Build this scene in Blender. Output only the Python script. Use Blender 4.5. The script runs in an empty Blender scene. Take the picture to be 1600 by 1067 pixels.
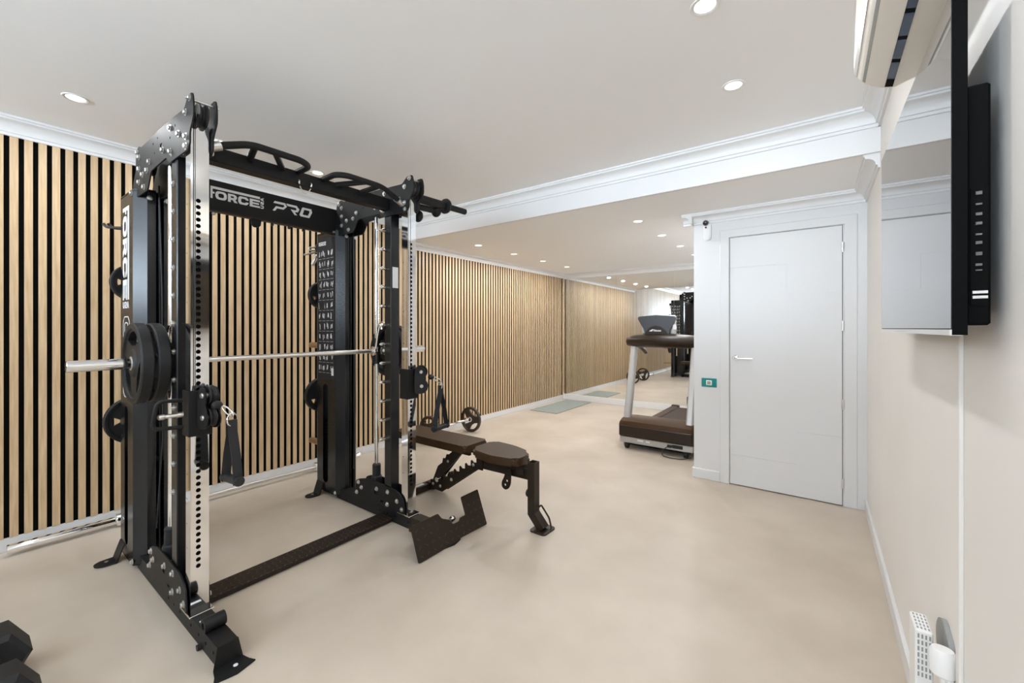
import bpy, bmesh, math, random
from mathutils import Vector, Matrix
random.seed(7)
PI = math.pi
C = bpy.context.scene.collection
SC = bpy.context.scene

# ------------------------------------------------------------------ camera, sky, light, exposure
cam_data = bpy.data.cameras.new('camera')
cam = bpy.data.objects.new('camera', cam_data); C.objects.link(cam)
cam.location = (0, 0, 1.2895)
cam.rotation_euler = (PI / 2, 0, 0.6367)
cam_data.sensor_width = 36.0
cam_data.lens = 650.6 / 1600 * 36.0
cam_data.shift_y = -20.76 / 1600
cam_data.clip_start = 0.02
SC.camera = cam

world = bpy.data.worlds.new('daylight'); SC.world = world
world.use_nodes = True
wbg = world.node_tree.nodes['Background']
wbg.inputs['Color'].default_value = (0.72, 0.86, 1.0, 1)
wbg.inputs['Strength'].default_value = 36.0

DOWNLIGHT_W = 12.0
REAR_DOWNLIGHT_W = 27.0
DOWNLIGHT_COL = (0.96, 0.98, 1.0)
CEILING_FILL_W = 6500.0

def area_light(name, loc, rot, sx, sy, watt, col):
    d = bpy.data.lights.new(name, 'AREA'); d.shape = 'RECTANGLE'; d.size = sx; d.size_y = sy
    d.energy = watt; d.color = col
    o = bpy.data.objects.new(name, d); C.objects.link(o); o.location = loc; o.rotation_euler = rot
    return o
# high windows in the wall behind the viewpoint let the sky in (portal only guides the sampling of the sky)
pt = area_light('sky_portal', (-1.75, -3.30, 2.0), (PI / 2, 0, 0), 3.3, 0.8, 1.0, (1, 1, 1))
pt.data.cycles.is_portal = True
# added fill lamp outside those windows, invented to brighten the ceiling
area_light('ceiling_fill', (-1.75, -5.2, 1.55), (PI - .35, 0, 0), 4.5, 3.2, CEILING_FILL_W, (0.72, 0.86, 1.0))

SC.cycles.sample_clamp_indirect = 0.0
SC.cycles.max_bounces = 20
SC.cycles.diffuse_bounces = 14
SC.cycles.glossy_bounces = 8
SC.view_settings.view_transform = 'Standard'
SC.view_settings.look = 'None'
SC.view_settings.exposure = -1.56
SC.view_settings.gamma = 1.0
SC.view_settings.use_curve_mapping = False

# ------------------------------------------------------------------ materials
MATS = {}
def mat(name, col, rough=0.5, metal=0.0, spec=0.5, coat=0.0, var=0.0, scale=8.0, stretch=(1, 1, 1), bump=0.0, col2=None, rnd=0.0, detail=4.0):
    m = bpy.data.materials.new(name); m.use_nodes = True
    nt = m.node_tree; b = nt.nodes['Principled BSDF']
    b.inputs['Base Color'].default_value = (*col, 1)
    b.inputs['Roughness'].default_value = rough
    b.inputs['Metallic'].default_value = metal
    b.inputs['Specular IOR Level'].default_value = spec
    b.inputs['Coat Weight'].default_value = coat
    if var or bump or rnd:
        tc = nt.nodes.new('ShaderNodeTexCoord'); mp = nt.nodes.new('ShaderNodeMapping')
        mp.inputs['Scale'].default_value = stretch
        nt.links.new(tc.outputs['Object'], mp.inputs['Vector'])
        n = nt.nodes.new('ShaderNodeTexNoise'); n.inputs['Scale'].default_value = scale; n.inputs['Detail'].default_value = detail
        src = mp.outputs['Vector']
        if rnd:
            oi = nt.nodes.new('ShaderNodeObjectInfo')
            mul = nt.nodes.new('ShaderNodeVectorMath'); mul.operation = 'SCALE'; mul.inputs['Scale'].default_value = 37.0
            cmb = nt.nodes.new('ShaderNodeCombineXYZ')
            for k in range(3): nt.links.new(oi.outputs['Random'], cmb.inputs[k])
            nt.links.new(cmb.outputs[0], mul.inputs[0])
            add = nt.nodes.new('ShaderNodeVectorMath'); add.operation = 'ADD'
            nt.links.new(src, add.inputs[0]); nt.links.new(mul.outputs[0], add.inputs[1]); src = add.outputs[0]
        nt.links.new(src, n.inputs['Vector'])
        if var:
            r = nt.nodes.new('ShaderNodeValToRGB')
            c2 = col2 or tuple(min(1, c * (1 + var)) for c in col)
            c1 = col if col2 else tuple(c * (1 - var) for c in col)
            r.color_ramp.elements[0].position = 0.3; r.color_ramp.elements[1].position = 0.7
            r.color_ramp.elements[0].color = (*c1, 1); r.color_ramp.elements[1].color = (*c2, 1)
            nt.links.new(n.outputs['Fac'], r.inputs['Fac'])
            out = r.outputs['Color']
            if rnd:
                hs = nt.nodes.new('ShaderNodeHueSaturation')
                mr = nt.nodes.new('ShaderNodeMapRange'); mr.inputs['To Min'].default_value = 1 - rnd; mr.inputs['To Max'].default_value = 1 + rnd
                nt.links.new(oi.outputs['Random'], mr.inputs['Value']); nt.links.new(mr.outputs['Result'], hs.inputs['Value'])
                nt.links.new(out, hs.inputs['Color']); out = hs.outputs['Color']
            nt.links.new(out, b.inputs['Base Color'])
        if bump:
            bp = nt.nodes.new('ShaderNodeBump'); bp.inputs['Strength'].default_value = bump; bp.inputs['Distance'].default_value = 0.01
            nt.links.new(n.outputs['Fac'], bp.inputs['Height']); nt.links.new(bp.outputs['Normal'], b.inputs['Normal'])
    MATS[name] = m
    return m
M_wallwhite = mat('white_lacquer', (0.71, 0.71, 0.71), 0.32)
M_wallcream = mat('warm_white_paint', (0.79, 0.765, 0.73), 0.6, var=0.015, scale=3)
M_ceil = mat('ceiling_paint', (0.90, 0.905, 0.91), 0.7)
M_cornice = mat('cornice_paint', (0.765, 0.765, 0.765), 0.45)
M_floor = mat('beige_microcement', (0.475, 0.402, 0.322), 0.42, var=0.1, col2=(0.585, 0.507, 0.418), scale=2.0, bump=0.02, detail=7)
M_felt = mat('black_felt', (0.006, 0.0055, 0.005), 0.95, spec=0.02)
M_oak = mat('oak_slat', (0.51, 0.35, 0.195), 0.42, var=0.2, col2=(0.67, 0.49, 0.30), scale=5, stretch=(14, 14, 1.0), rnd=0.09, detail=6)
M_mdf = mat('dark_mdf_edge', (0.05, 0.035, 0.024), 0.8, spec=.1)
M_mirror = mat('mirror_glass', (0.90, 0.91, 0.90), 0.0, metal=1.0)
M_black = mat('black_powder_coat', (0.0085, 0.0085, 0.009), 0.52, spec=0.3)
M_blacksat = mat('black_satin_paint', (0.009, 0.0095, 0.011), 0.26, spec=0.5)
M_dark = mat('black_void', (0.004, 0.004, 0.004), 0.8, spec=0.1)
M_rubber = mat('black_rubber', (0.014, 0.014, 0.015), 0.5, spec=.35, var=0.1, scale=30)
M_chrome = mat('chrome', (0.88, 0.88, 0.88), 0.06, metal=1.0)
M_steel = mat('brushed_steel', (0.80, 0.79, 0.77), 0.28, metal=1.0)
M_zinc = mat('zinc_bolt', (0.62, 0.62, 0.60), 0.35, metal=1.0)
M_print = mat('white_print', (0.78, 0.79, 0.81), 0.45)
M_worn = mat('worn_tread', (0.045, 0.032, 0.02), 0.4)
M_greyp = mat('grey_print', (0.50, 0.50, 0.50), 0.5)
M_brownmetal = mat('dark_brown_metal', (0.020, 0.012, 0.006), 0.45, spec=0.35)
M_leather = mat('brown_vinyl', (0.042, 0.020, 0.006), 0.5, spec=.3, var=0.12, scale=40, bump=0.05)
M_tread = mat('brown_black_tread', (0.018, 0.011, 0.007), 0.5, spec=.35)
M_strap = mat('black_webbing', (0.014, 0.014, 0.016), 0.8)
M_hood = mat('brown_treadmill_plastic', (0.055, 0.026, 0.008), 0.5, spec=.25)
M_hooddark = mat('dark_brown_plastic', (0.020, 0.010, 0.004), 0.4, spec=.4)
M_console = mat('charcoal_plastic', (0.045, 0.047, 0.052), 0.4)
M_silver = mat('silver_paint', (0.50, 0.485, 0.465), 0.35, metal=0.4)
M_belt = mat('treadmill_belt', (0.035, 0.018, 0.008), 0.7, var=0.1, scale=60)
M_mat = mat('grey_green_mat', (0.29, 0.315, 0.285), 0.85, var=0.08, scale=25)
M_tvblack = mat('tv_black', (0.004, 0.004, 0.004), 0.6, spec=.06)
M_screen = mat('tv_glass', (0.012, 0.012, 0.013), 0.015, spec=1.0, coat=0.6)
M_plastic = mat('white_plastic', (0.82, 0.82, 0.81), 0.35)
M_cream = mat('cream_plastic', (0.80, 0.76, 0.69), 0.35)
M_blue = mat('blue_black_vane', (0.030, 0.055, 0.11), 0.25)
M_teal = mat('teal_glass_plate', (0.005, 0.23, 0.22), 0.12, coat=0.5)
M_grey = mat('grey_plastic', (0.30, 0.31, 0.30), 0.5)
M_port = mat('dim_socket', (0.14, 0.14, 0.14), 0.4)
M_bronze = mat('bronze_peg', (0.42, 0.28, 0.15), 0.35, metal=0.7)
M_gap = mat('shadow_gap', (0.10, 0.10, 0.10), 0.9)

def emit(name, col, s):
    m = bpy.data.materials.new(name); m.use_nodes = True
    b = m.node_tree.nodes['Principled BSDF']
    b.inputs['Base Color'].default_value = (*col, 1); b.inputs['Emission Color'].default_value = (*col, 1); b.inputs['Emission Strength'].default_value = s
    return m
M_lamp = emit('lamp_lens', (1.0, 0.93, 0.82), 9.0)
def glass(name):
    m = bpy.data.materials.new(name); m.use_nodes = True
    nt = m.node_tree; nt.nodes.clear()
    o = nt.nodes.new('ShaderNodeOutputMaterial'); t = nt.nodes.new('ShaderNodeBsdfTransparent'); g = nt.nodes.new('ShaderNodeBsdfGlossy'); g.inputs['Roughness'].default_value = 0
    f = nt.nodes.new('ShaderNodeFresnel'); f.inputs['IOR'].default_value = 1.45; mx = nt.nodes.new('ShaderNodeMixShader')
    nt.links.new(f.outputs[0], mx.inputs[0]); nt.links.new(t.outputs[0], mx.inputs[1]); nt.links.new(g.outputs[0], mx.inputs[2]); nt.links.new(mx.outputs[0], o.inputs[0])
    return m
M_glass = glass('window_glass')

# ------------------------------------------------------------------ mesh helpers
def v3(*a): return Vector(a)
class MB:
    def __init__(s): s.bm = bmesh.new(); s.mi = 0
    def _tag(s, faces):
        for f in faces: f.material_index = s.mi
    def box(s, a, b, bev=0.0, seg=1):
        n0 = set(s.bm.faces)
        x0, x1 = sorted((a[0], b[0])); y0, y1 = sorted((a[1], b[1])); z0, z1 = sorted((a[2], b[2]))
        vs = [s.bm.verts.new(p) for p in ((x0,y0,z0),(x1,y0,z0),(x1,y1,z0),(x0,y1,z0),(x0,y0,z1),(x1,y0,z1),(x1,y1,z1),(x0,y1,z1))]
        fs = [s.bm.faces.new([vs[i] for i in q]) for q in ((0,3,2,1),(4,5,6,7),(0,1,5,4),(1,2,6,5),(2,3,7,6),(3,0,4,7))]
        if bev > 0:
            es = list({e for f in fs for e in f.edges})
            bmesh.ops.bevel(s.bm, geom=es, offset=bev, segments=seg, profile=0.5, affect='EDGES', clamp_overlap=True)
        s._tag([f for f in s.bm.faces if f not in n0])
        return s
    def beam(s, p0, p1, w, h, up=(0, 0, 1), bev=0.0):
        """square tube from p0 to p1, width w across, height h along up"""
        n0 = set(s.bm.faces)
        p0, p1 = Vector(p0), Vector(p1); d = (p1 - p0).normalized(); up = Vector(up)
        r = d.cross(up).normalized(); u = r.cross(d).normalized()
        vs = []
        for p in (p0, p1):
            for a, b in ((-1,-1),(1,-1),(1,1),(-1,1)): vs.append(s.bm.verts.new(p + r * (a * w / 2) + u * (b * h / 2)))
        fs = [s.bm.faces.new([vs[i] for i in q]) for q in ((0,1,2,3),(7,6,5,4),(0,4,5,1),(1,5,6,2),(2,6,7,3),(3,7,4,0))]
        if bev > 0:
            bmesh.ops.bevel(s.bm, geom=list({e for f in fs for e in f.edges}), offset=bev, segments=1, affect='EDGES', clamp_overlap=True)
        nf = [f for f in s.bm.faces if f not in n0]
        bmesh.ops.recalc_face_normals(s.bm, faces=nf); s._tag(nf)
        return s
    def plate(s, outer, holes, axis, a, b, bev=0.0):
        """outline with holes in the plane across `axis`, extruded from a to b"""
        n0 = set(s.bm.faces)
        def P(u, v, t): return {'x': (t, u, v), 'y': (u, t, v), 'z': (u, v, t)}[axis]
        if not holes:
            va = [s.bm.verts.new(P(u, v, a)) for u, v in outer]; vb = [s.bm.verts.new(P(u, v, b)) for u, v in outer]
            fs = [s.bm.faces.new(va), s.bm.faces.new(vb[::-1])]
            n = len(outer)
            for i in range(n): fs.append(s.bm.faces.new([va[i], vb[i], vb[(i + 1) % n], va[(i + 1) % n]]))
            if bev > 0:
                es = [e for e in fs[0].edges] + [e for e in fs[1].edges]
                bmesh.ops.bevel(s.bm, geom=es, offset=bev, segments=2, affect='EDGES', clamp_overlap=True)
        else:
            es = []
            for loop in [outer] + holes:
                vs = [s.bm.verts.new(P(u, v, a)) for u, v in loop]
                es += [s.bm.edges.new((vs[i], vs[(i + 1) % len(vs)])) for i in range(len(vs))]
            r = bmesh.ops.triangle_fill(s.bm, edges=es, use_beauty=True, use_dissolve=False)
            fs = [g for g in r['geom'] if isinstance(g, bmesh.types.BMFace)]
            ex = bmesh.ops.extrude_face_region(s.bm, geom=fs, use_keep_orig=True)
            dv = Vector(P(0, 0, b)) - Vector(P(0, 0, a))
            bmesh.ops.translate(s.bm, vec=dv, verts=[g for g in ex['geom'] if isinstance(g, bmesh.types.BMVert)])
        nf = [f for f in s.bm.faces if f not in n0]
        bmesh.ops.recalc_face_normals(s.bm, faces=nf); s._tag(nf)
        return s
    def lathe(s, prof, o, d, seg=24):
        """profile of (radius, distance along d) swept about the axis o + t d"""
        n0 = set(s.bm.faces)
        o, d = Vector(o), Vector(d).normalized()
        a = d.orthogonal().normalized(); b = d.cross(a)
        rings = []
        for r, t in prof:
            if r < 1e-6: rings.append([s.bm.verts.new(o + d * t)])
            else: rings.append([s.bm.verts.new(o + d * t + (a * math.cos(2*PI*k/seg) + b * math.sin(2*PI*k/seg)) * r) for k in range(seg)])
        for A, B in zip(rings, rings[1:]):
            for k in range(seg):
                k2 = (k + 1) % seg
                if len(A) == 1 and len(B) == 1: continue
                if len(A) == 1: s.bm.faces.new([A[0], B[k], B[k2]])
                elif len(B) == 1: s.bm.faces.new([A[k], A[k2], B[0]])
                else: s.bm.faces.new([A[k], A[k2], B[k2], B[k]])
        nf = [f for f in s.bm.faces if f not in n0]
        bmesh.ops.recalc_face_normals(s.bm, faces=nf); s._tag(nf)
        return s
    def cyl(s, p0, p1, r, seg=16, r2=None, ch=0.0):
        p0, p1 = Vector(p0), Vector(p1); L = (p1 - p0).length
        r2 = r if r2 is None else r2
        pr = [(0, 0), (r - ch, 0), (r, ch), (r2, L - ch), (r2 - ch, L), (0, L)] if ch else [(0, 0), (r, 0), (r2, L), (0, L)]
        return s.lathe(pr, p0, p1 - p0, seg)
    def sphere(s, c, r, seg=14, sq=(1, 1, 1)):
        n0 = set(s.bm.faces)
        bmesh.ops.create_uvsphere(s.bm, u_segments=seg, v_segments=max(6, seg // 2), radius=r, matrix=Matrix.Translation(c) @ Matrix.Diagonal((*sq, 1)))
        s._tag([f for f in s.bm.faces if f not in n0]); return s
    def tube(s, pts, r, seg=10, closed=False, fillet=0.0, fn=5):
        n0 = set(s.bm.faces)
        P = [Vector(p) for p in pts]
        if fillet > 0:
            Q = []; n = len(P)
            for i in range(n):
                if not closed and i in (0, n - 1): Q.append(P[i]); continue
                a, c, b = P[i - 1], P[i], P[(i + 1) % n]
                da, db = (a - c), (b - c); f = min(fillet, da.length * 0.48, db.length * 0.48)
                s0, s1 = c + da.normalized() * f, c + db.normalized() * f
                for k in range(fn + 1):
                    t = k / fn; Q.append(s0 * (1-t)**2 + c * 2*t*(1-t) + s1 * t*t)
            P = Q
        n = len(P); rings = []; prev = None
        for i in range(n):
            if closed: d = (P[(i + 1) % n] - P[i - 1]).normalized()
            else: d = (P[min(i + 1, n - 1)] - P[max(i - 1, 0)]).normalized()
            if prev is None: a = d.orthogonal().normalized()
            else:
                a = prev - d * prev.dot(d)
                a = a.normalized() if a.length > 1e-6 else d.orthogonal().normalized()
            prev = a; b = d.cross(a)
            rings.append([s.bm.verts.new(P[i] + (a * math.cos(2*PI*k/seg) + b * math.sin(2*PI*k/seg)) * r) for k in range(seg)])
        pairs = list(zip(rings, rings[1:])) + ([(rings[-1], rings[0])] if closed else [])
        for A, B in pairs:
            for k in range(seg): s.bm.faces.new([A[k], A[(k+1) % seg], B[(k+1) % seg], B[k]])
        if not closed: s.bm.faces.new(rings[0][::-1]); s.bm.faces.new(rings[-1])
        nf = [f for f in s.bm.faces if f not in n0]
        bmesh.ops.recalc_face_normals(s.bm, faces=nf); s._tag(nf)
        return s
    def ribbon(s, pts, w, t, side):
        """flat strap along pts, width w along `side`, thickness t"""
        P = [Vector(p) for p in pts]; side = Vector(side).normalized(); rings = []
        n0 = set(s.bm.faces)
        for i, p in enumerate(P):
            d = (P[min(i + 1, len(P) - 1)] - P[max(i - 1, 0)]).normalized()
            nn = d.cross(side).normalized(); sd = nn.cross(d).normalized()
            rings.append([s.bm.verts.new(p + sd * (a * w / 2) + nn * (b * t / 2)) for a, b in ((-1,-1),(1,-1),(1,1),(-1,1))])
        for A, B in zip(rings, rings[1:]):
            for k in range(4): s.bm.faces.new([A[k], A[(k+1) % 4], B[(k+1) % 4], B[k]])
        s.bm.faces.new(rings[0][::-1]); s.bm.faces.new(rings[-1])
        nf = [f for f in s.bm.faces if f not in n0]
        bmesh.ops.recalc_face_normals(s.bm, faces=nf); s._tag(nf)
        return s
    def build(s, name, mats, parent=None, smooth=True, ang=35):
        me = bpy.data.meshes.new(name)
        off = Vector((0, 0, 0)); p = parent
        while p is not None: off += Vector(p.location); p = p.parent
        if off.length > 0: bmesh.ops.translate(s.bm, vec=-off, verts=s.bm.verts[:])
        s.bm.to_mesh(me); s.bm.free()
        for m in (mats if isinstance(mats, (list, tuple)) else [mats]): me.materials.append(m)
        if smooth:
            me.polygons.foreach_set('use_smooth', [True] * len(me.polygons))
            me.set_sharp_from_angle(angle=math.radians(ang))
        o = bpy.data.objects.new(name, me); C.objects.link(o)
        if parent is not None: o.parent = parent
        return o

def solid(bm, t):
    """give a sheet thickness t (its normals first made consistent)"""
    bmesh.ops.recalc_face_normals(bm, faces=bm.faces[:]); bm.normal_update()
    up = sum((f.normal.z * f.calc_area() for f in bm.faces), 0.0) + .3 * sum((f.normal.x * f.calc_area() for f in bm.faces), 0.0)
    if up < 0: bmesh.ops.reverse_faces(bm, faces=bm.faces[:]); bm.normal_update()
    bmesh.ops.solidify(bm, geom=bm.faces[:], thickness=t)
def tag(o, label=None, cat=None, group=None, kind=None):
    if label: o['label'] = label
    if cat: o['category'] = cat
    if group: o['group'] = group
    if kind: o['kind'] = kind
    return o
def thing(name, label, cat, loc, group=None, rot=(0, 0, 0)):
    o = bpy.data.objects.new(name, None); C.objects.link(o); o.empty_display_size = 0.05
    o.location = loc; o.rotation_euler = rot
    return tag(o, label, cat, group)
def struct(o, label=None, cat='room shell'):
    o['kind'] = 'structure'
    if label: o['label'] = label; o['category'] = cat
    return o
def kids(o): return [c for c in bpy.data.objects if c.parent == o]
CH = {}
def children(o):
    return list(o.children)
def copy_tree(o, loc=None, parent=None, label=None, group=None):
    c = o.copy(); C.objects.link(c)
    if parent is not None: c.parent = parent
    if loc is not None: c.location = loc
    if label: c['label'] = label
    if group: c['group'] = group
    for ch in children(o): copy_tree(ch, None, c)
    return c
def copies(o, locs):
    """further copies of one part beside it, sharing its mesh"""
    for l in locs:
        c = o.copy(); C.objects.link(c); c.location = l
def circle(cx, cy, r, n=12, a0=0.0): return [(cx + r * math.cos(a0 + 2*PI*k/n), cy + r * math.sin(a0 + 2*PI*k/n)) for k in range(n)]
def slot(cx, z0, z1, r, n=8):
    return [(cx + r * math.cos(PI * k / n), z1 - r + r * math.sin(PI * k / n)) for k in range(n + 1)] + \
           [(cx - r * math.cos(PI * k / n), z0 + r - r * math.sin(PI * k / n)) for k in range(n + 1)]
def rounded(pts, r, n=4):
    out = []; N = len(pts)
    for i in range(N):
        a, c, b = Vector(pts[i-1]), Vector(pts[i]), Vector(pts[(i+1) % N])
        da, db = a - c, b - c; f = min(r, da.length * .45, db.length * .45)
        s0, s1 = c + da.normalized() * f, c + db.normalized() * f
        for k in range(n + 1):
            t = k / n; q = s0 * (1-t)**2 + c * 2*t*(1-t) + s1 * t*t; out.append((q.x, q.y))
    return out
def text_mesh(name, body, size, mtx, m, parent, off=0.0, sx=1.0, ext=0.0008, spacing=1.0, align='LEFT'):
    cu = bpy.data.curves.new(name, 'FONT'); cu.body = body; cu.size = size; cu.offset = off; cu.extrude = ext; cu.space_character = spacing
    cu.align_x = align; cu.resolution_u = 3
    t = bpy.data.objects.new(name, cu)
    me = bpy.data.meshes.new_from_object(t)
    bpy.data.objects.remove(t); bpy.data.curves.remove(cu)
    off3 = Vector((0, 0, 0)); p = parent
    while p is not None: off3 += Vector(p.location); p = p.parent
    me.transform(Matrix.Translation(-off3) @ mtx @ Matrix.Diagonal((sx, 1, 1, 1)))
    me.materials.clear(); me.materials.append(m); me.name = name
    o = bpy.data.objects.new(name, me); C.objects.link(o); o.parent = parent
    return o
def frame_mtx(o, right, up):
    r, u = Vector(right).normalized(), Vector(up).normalized(); n = r.cross(u)
    m = Matrix((r, u, n)).transposed().to_4x4(); m.translation = Vector(o)
    return m

# ------------------------------------------------------------------ the room
XL, XR, YB, YM, YD, YS = -3.77, 0.269, -3.2, 6.675, 3.85, 3.045
ZC, ZR = 2.50, 2.266
XD = -0.88
fl = struct(MB().box((XL - .2, YB - .15, -.1), (XR + .2, YM + .2, 0)).build('floor', M_floor, smooth=False), 'smooth beige microcement floor with faint cloudy marks', 'floor')
struct(MB().box((XL - .2, YB - .2, ZC), (XR + .2, YS + .05, ZC + .12)).build('ceiling', M_ceil, smooth=False), 'higher white ceiling above the strength machine and television', 'ceiling')
struct(MB().box((XL - .2, YS + .03, ZR), (XR + .2, YM + .2, ZC + .12)).build('ceiling', M_ceil, smooth=False), 'lower warm white ceiling beyond the downstand, over the treadmill', 'ceiling')
struct(MB().box((XL - .05, YS, ZR - .002), (XR + .05, YS + .03, ZC)).build('trim_1', M_cornice, smooth=False), 'white downstand face stepping between the two ceiling heights', 'trim')
wl = struct(MB().box((XL - .20, YB - .2, 0), (XL - .002, YM + .2, ZC)).build('wall_left', M_felt, smooth=False), 'acoustic slatted oak wall on black felt', 'wall')
wr = struct(MB().box((XR, YB - .2, 0), (XR + .15, YM + .2, ZC)).build('wall_right', M_wallcream, smooth=False), 'plain warm white wall carrying the television', 'wall')
wb = struct(MB().box((XL - .2, YM + .006, 0), (XR + .2, YM + .15, ZR)).build('wall_back', M_wallwhite, smooth=False), 'white end wall behind the wall mirror', 'wall')
# partition with the door
DX0, DX1, DZ = -0.5987, 0.1299, 2.035
d = MB()
d.box((XD, YD, 0), (DX0 - .004, YD + .10, ZR)).box((DX1 + .004, YD, 0), (XR, YD + .10, ZR)).box((DX0 - .004, YD, DZ + .004), (DX1 + .004, YD + .10, ZR))
wp = struct(d.build('wall_inner', M_wallwhite, smooth=False), 'short white partition wall holding the white door', 'wall')
struct(MB().box((XD, YD + .10, 0), (XD + .1, YM, ZR)).build('wall_alcove', M_wallwhite, smooth=False), 'white side wall of the treadmill alcove', 'wall')
# wall behind the viewpoint with glazed doors
WX0, WX1, WZ0, WZ = -3.4, -0.1, 1.60, 2.40
d = MB()
d.box((XL - .1, YB - .12, 0), (WX0, YB, ZC)).box((WX1, YB - .12, 0), (XR + .1, YB, ZC)).box((WX0, YB - .12, WZ), (WX1, YB, ZC)).box((WX0, YB - .12, 0), (WX1, YB, WZ0))
struct(d.build('wall_front', M_wallwhite, smooth=False), 'white wall behind the viewpoint under the high windows', 'wall')
wn = struct(thing('window_1', 'band of high windows in the wall behind the viewpoint', 'window', (-1.75, YB, WZ0)))
for k in range(3):
    x0 = WX0 + k * (WX1 - WX0) / 3; x1 = x0 + (WX1 - WX0) / 3
    f = MB()
    for a, b in (((x0, WZ - .06), (x1, WZ)), ((x0, WZ0), (x1, WZ0 + .06)), ((x0, WZ0 + .06), (x0 + .05, WZ - .06)), ((x1 - .05, WZ0 + .06), (x1, WZ - .06))):
        f.box((a[0], YB - .09, a[1]), (b[0], YB - .03, b[1]))
    fr = f.build('window_frame', M_wallwhite, wn, smooth=False)
    MB().box((x0 + .05, YB - .063, WZ0 + .06), (x1 - .05, YB - .057, WZ - .06)).build('pane', M_glass, fr, smooth=False)

# slats on the acoustic wall
P_, G_ = 0.0555, 0.0215
def slat_mesh(z0, z1):
    m_ = MB(); m_.mi = 1; m_.box((XL - .003, 0, z0), (XL + .0042, P_ - G_, z1))
    m_.mi = 0; m_.box((XL + .0042, 0, z0), (XL + .006, P_ - G_, z1), bev=.0012)
    return m_
slats = []
for seg, (ya, yb, zt) in enumerate(((YB + .01, YS, 2.412), (YS, YM, 2.205))):
    first = None
    k0 = math.ceil((ya - 0.208) / P_)
    k = k0
    while 0.208 + k * P_ + (P_ - G_) < yb + (.03 if seg == 0 else -.05):
        y = 0.208 + k * P_
        if first is None:
            first = slat_mesh(.078, zt).build('slat', [M_oak, M_mdf], wl, smooth=False); first.location = (0, y, 0)
        else:
            c = first.copy(); C.objects.link(c); c.location = (0, y, 0)
        k += 1

# narrow last slat closing against the mirror
for ya, yb in ((6.5903, 6.6253), (6.6458, YM - .0005)): MB().box((XL - .003, ya, .078), (XL + .006, yb, 2.205), bev=.0015).build('slat', M_oak, wl, smooth=False)

# cornices
def corn(pts, name, a, b, axis, label):
    return struct(MB().plate(pts, [], axis, a, b).build(name, M_cornice, ang=25), label, 'cornice')
def cove(w, hgt, sx, x0, zt):
    """stepped cove profile hanging from zt against a face at x0, projecting sx*w"""
    p = [(0, 0), (w, 0), (w, -.012), (w * .9, -.014), (w * .9, -.024)]
    for k in range(7):
        t = k / 6 * PI / 2
        p.append((w * (.86 - .56 * math.sin(t)), -.026 - (hgt - .05) * (1 - math.cos(t)) ))
    p += [(w * .28, -hgt + .018), (w * .18, -hgt + .016), (w * .16, -hgt), (0, -hgt)]
    return [(x0 + sx * a, zt + b) for a, b in p]
corn(cove(.085, .10, 1, XL - .002, ZC), 'trim_2', YB, YS, 'y', 'white stepped cornice along the top of the slatted wall, front bay')
corn(cove(.075, .072, 1, XL - .002, ZR), 'trim_3', YS + .02, YM, 'y', 'white cornice along the top of the slatted wall, beyond the downstand')
corn(cove(.085, .10, -1, XR + .002, ZC), 'trim_4', YB, YS, 'y', 'white cornice above the television wall')
corn(cove(.075, .085, -1, XR + .002, ZR), 'trim_5', YS + .02, YD, 'y', 'white cornice on the short wall beside the door')
corn(cove(.085, .10, -1, YS + .002, ZC), 'trim_6', XL, XR, 'x', 'white stepped cornice across the downstand')
corn(cove(.085, .085, -1, YD + .002, ZR), 'trim_7', XD - .085, XR, 'x', 'white cornice above the white door')
corn(cove(.085, .085, -1, XD + .002, ZR), 'trim_8', YD - .085, YM, 'y', 'white cornice along the alcove side wall')
corn(cove(.075, .085, -1, YM + .004, ZR), 'trim_9', XL, XD, 'x', 'white cornice above the wall mirror')
corn(cove(.085, .10, 1, YB - .002, ZC), 'trim_10', XL, XR, 'x', 'white cornice behind the viewpoint')
# baseboards
def bb(name, a, b, label):
    return struct(MB().box(a, b, bev=.004).build(name, M_wallwhite, smooth=False), label, 'baseboard')
bb('baseboard_left', (XL - .014, YB, 0), (XL + .004, YM, .08), 'white baseboard under the oak slats')
bb('baseboard_right', (XR - .014, YB, 0), (XR + .002, YD, .085), 'white baseboard under the television wall')
bb('baseboard_inner', (XD - .012, YD - .014, 0), (DX0 - .075, YD + .002, .085), 'short white baseboard left of the door')
bb('baseboard_back', (XL, YM - .012, 0), (XD, YM + .01, .10), 'white baseboard under the wall mirror')
bb('baseboard_alcove', (XD - .014, YD, 0), (XD + .002, YM, .085), 'white baseboard along the alcove side wall')
# casing round the door
d = MB()
d.box((DX0 - .075, YD - .010, 0), (DX0 - .006, YD + .002, DZ + .07), bev=.003).box((DX1 + .012, YD - .010, 0), (DX1 + .085, YD + .002, DZ + .07), bev=.003).box((DX0 - .075, YD - .0101, DZ + .006), (DX1 + .085, YD + .002, DZ + .0701), bev=.003)
struct(d.build('trim_11', M_wallwhite, smooth=False), 'flat white casing framing the door', 'trim')
# the door
dr = struct(thing('door_1', 'white flush door with grooved lines and a chrome lever handle', 'door', ((DX0 + DX1) / 2, YD, 0)))
w = DX1 - DX0
leaf = MB()
def xg(t): return DX0 + t * w
yf = YD - .004
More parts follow.
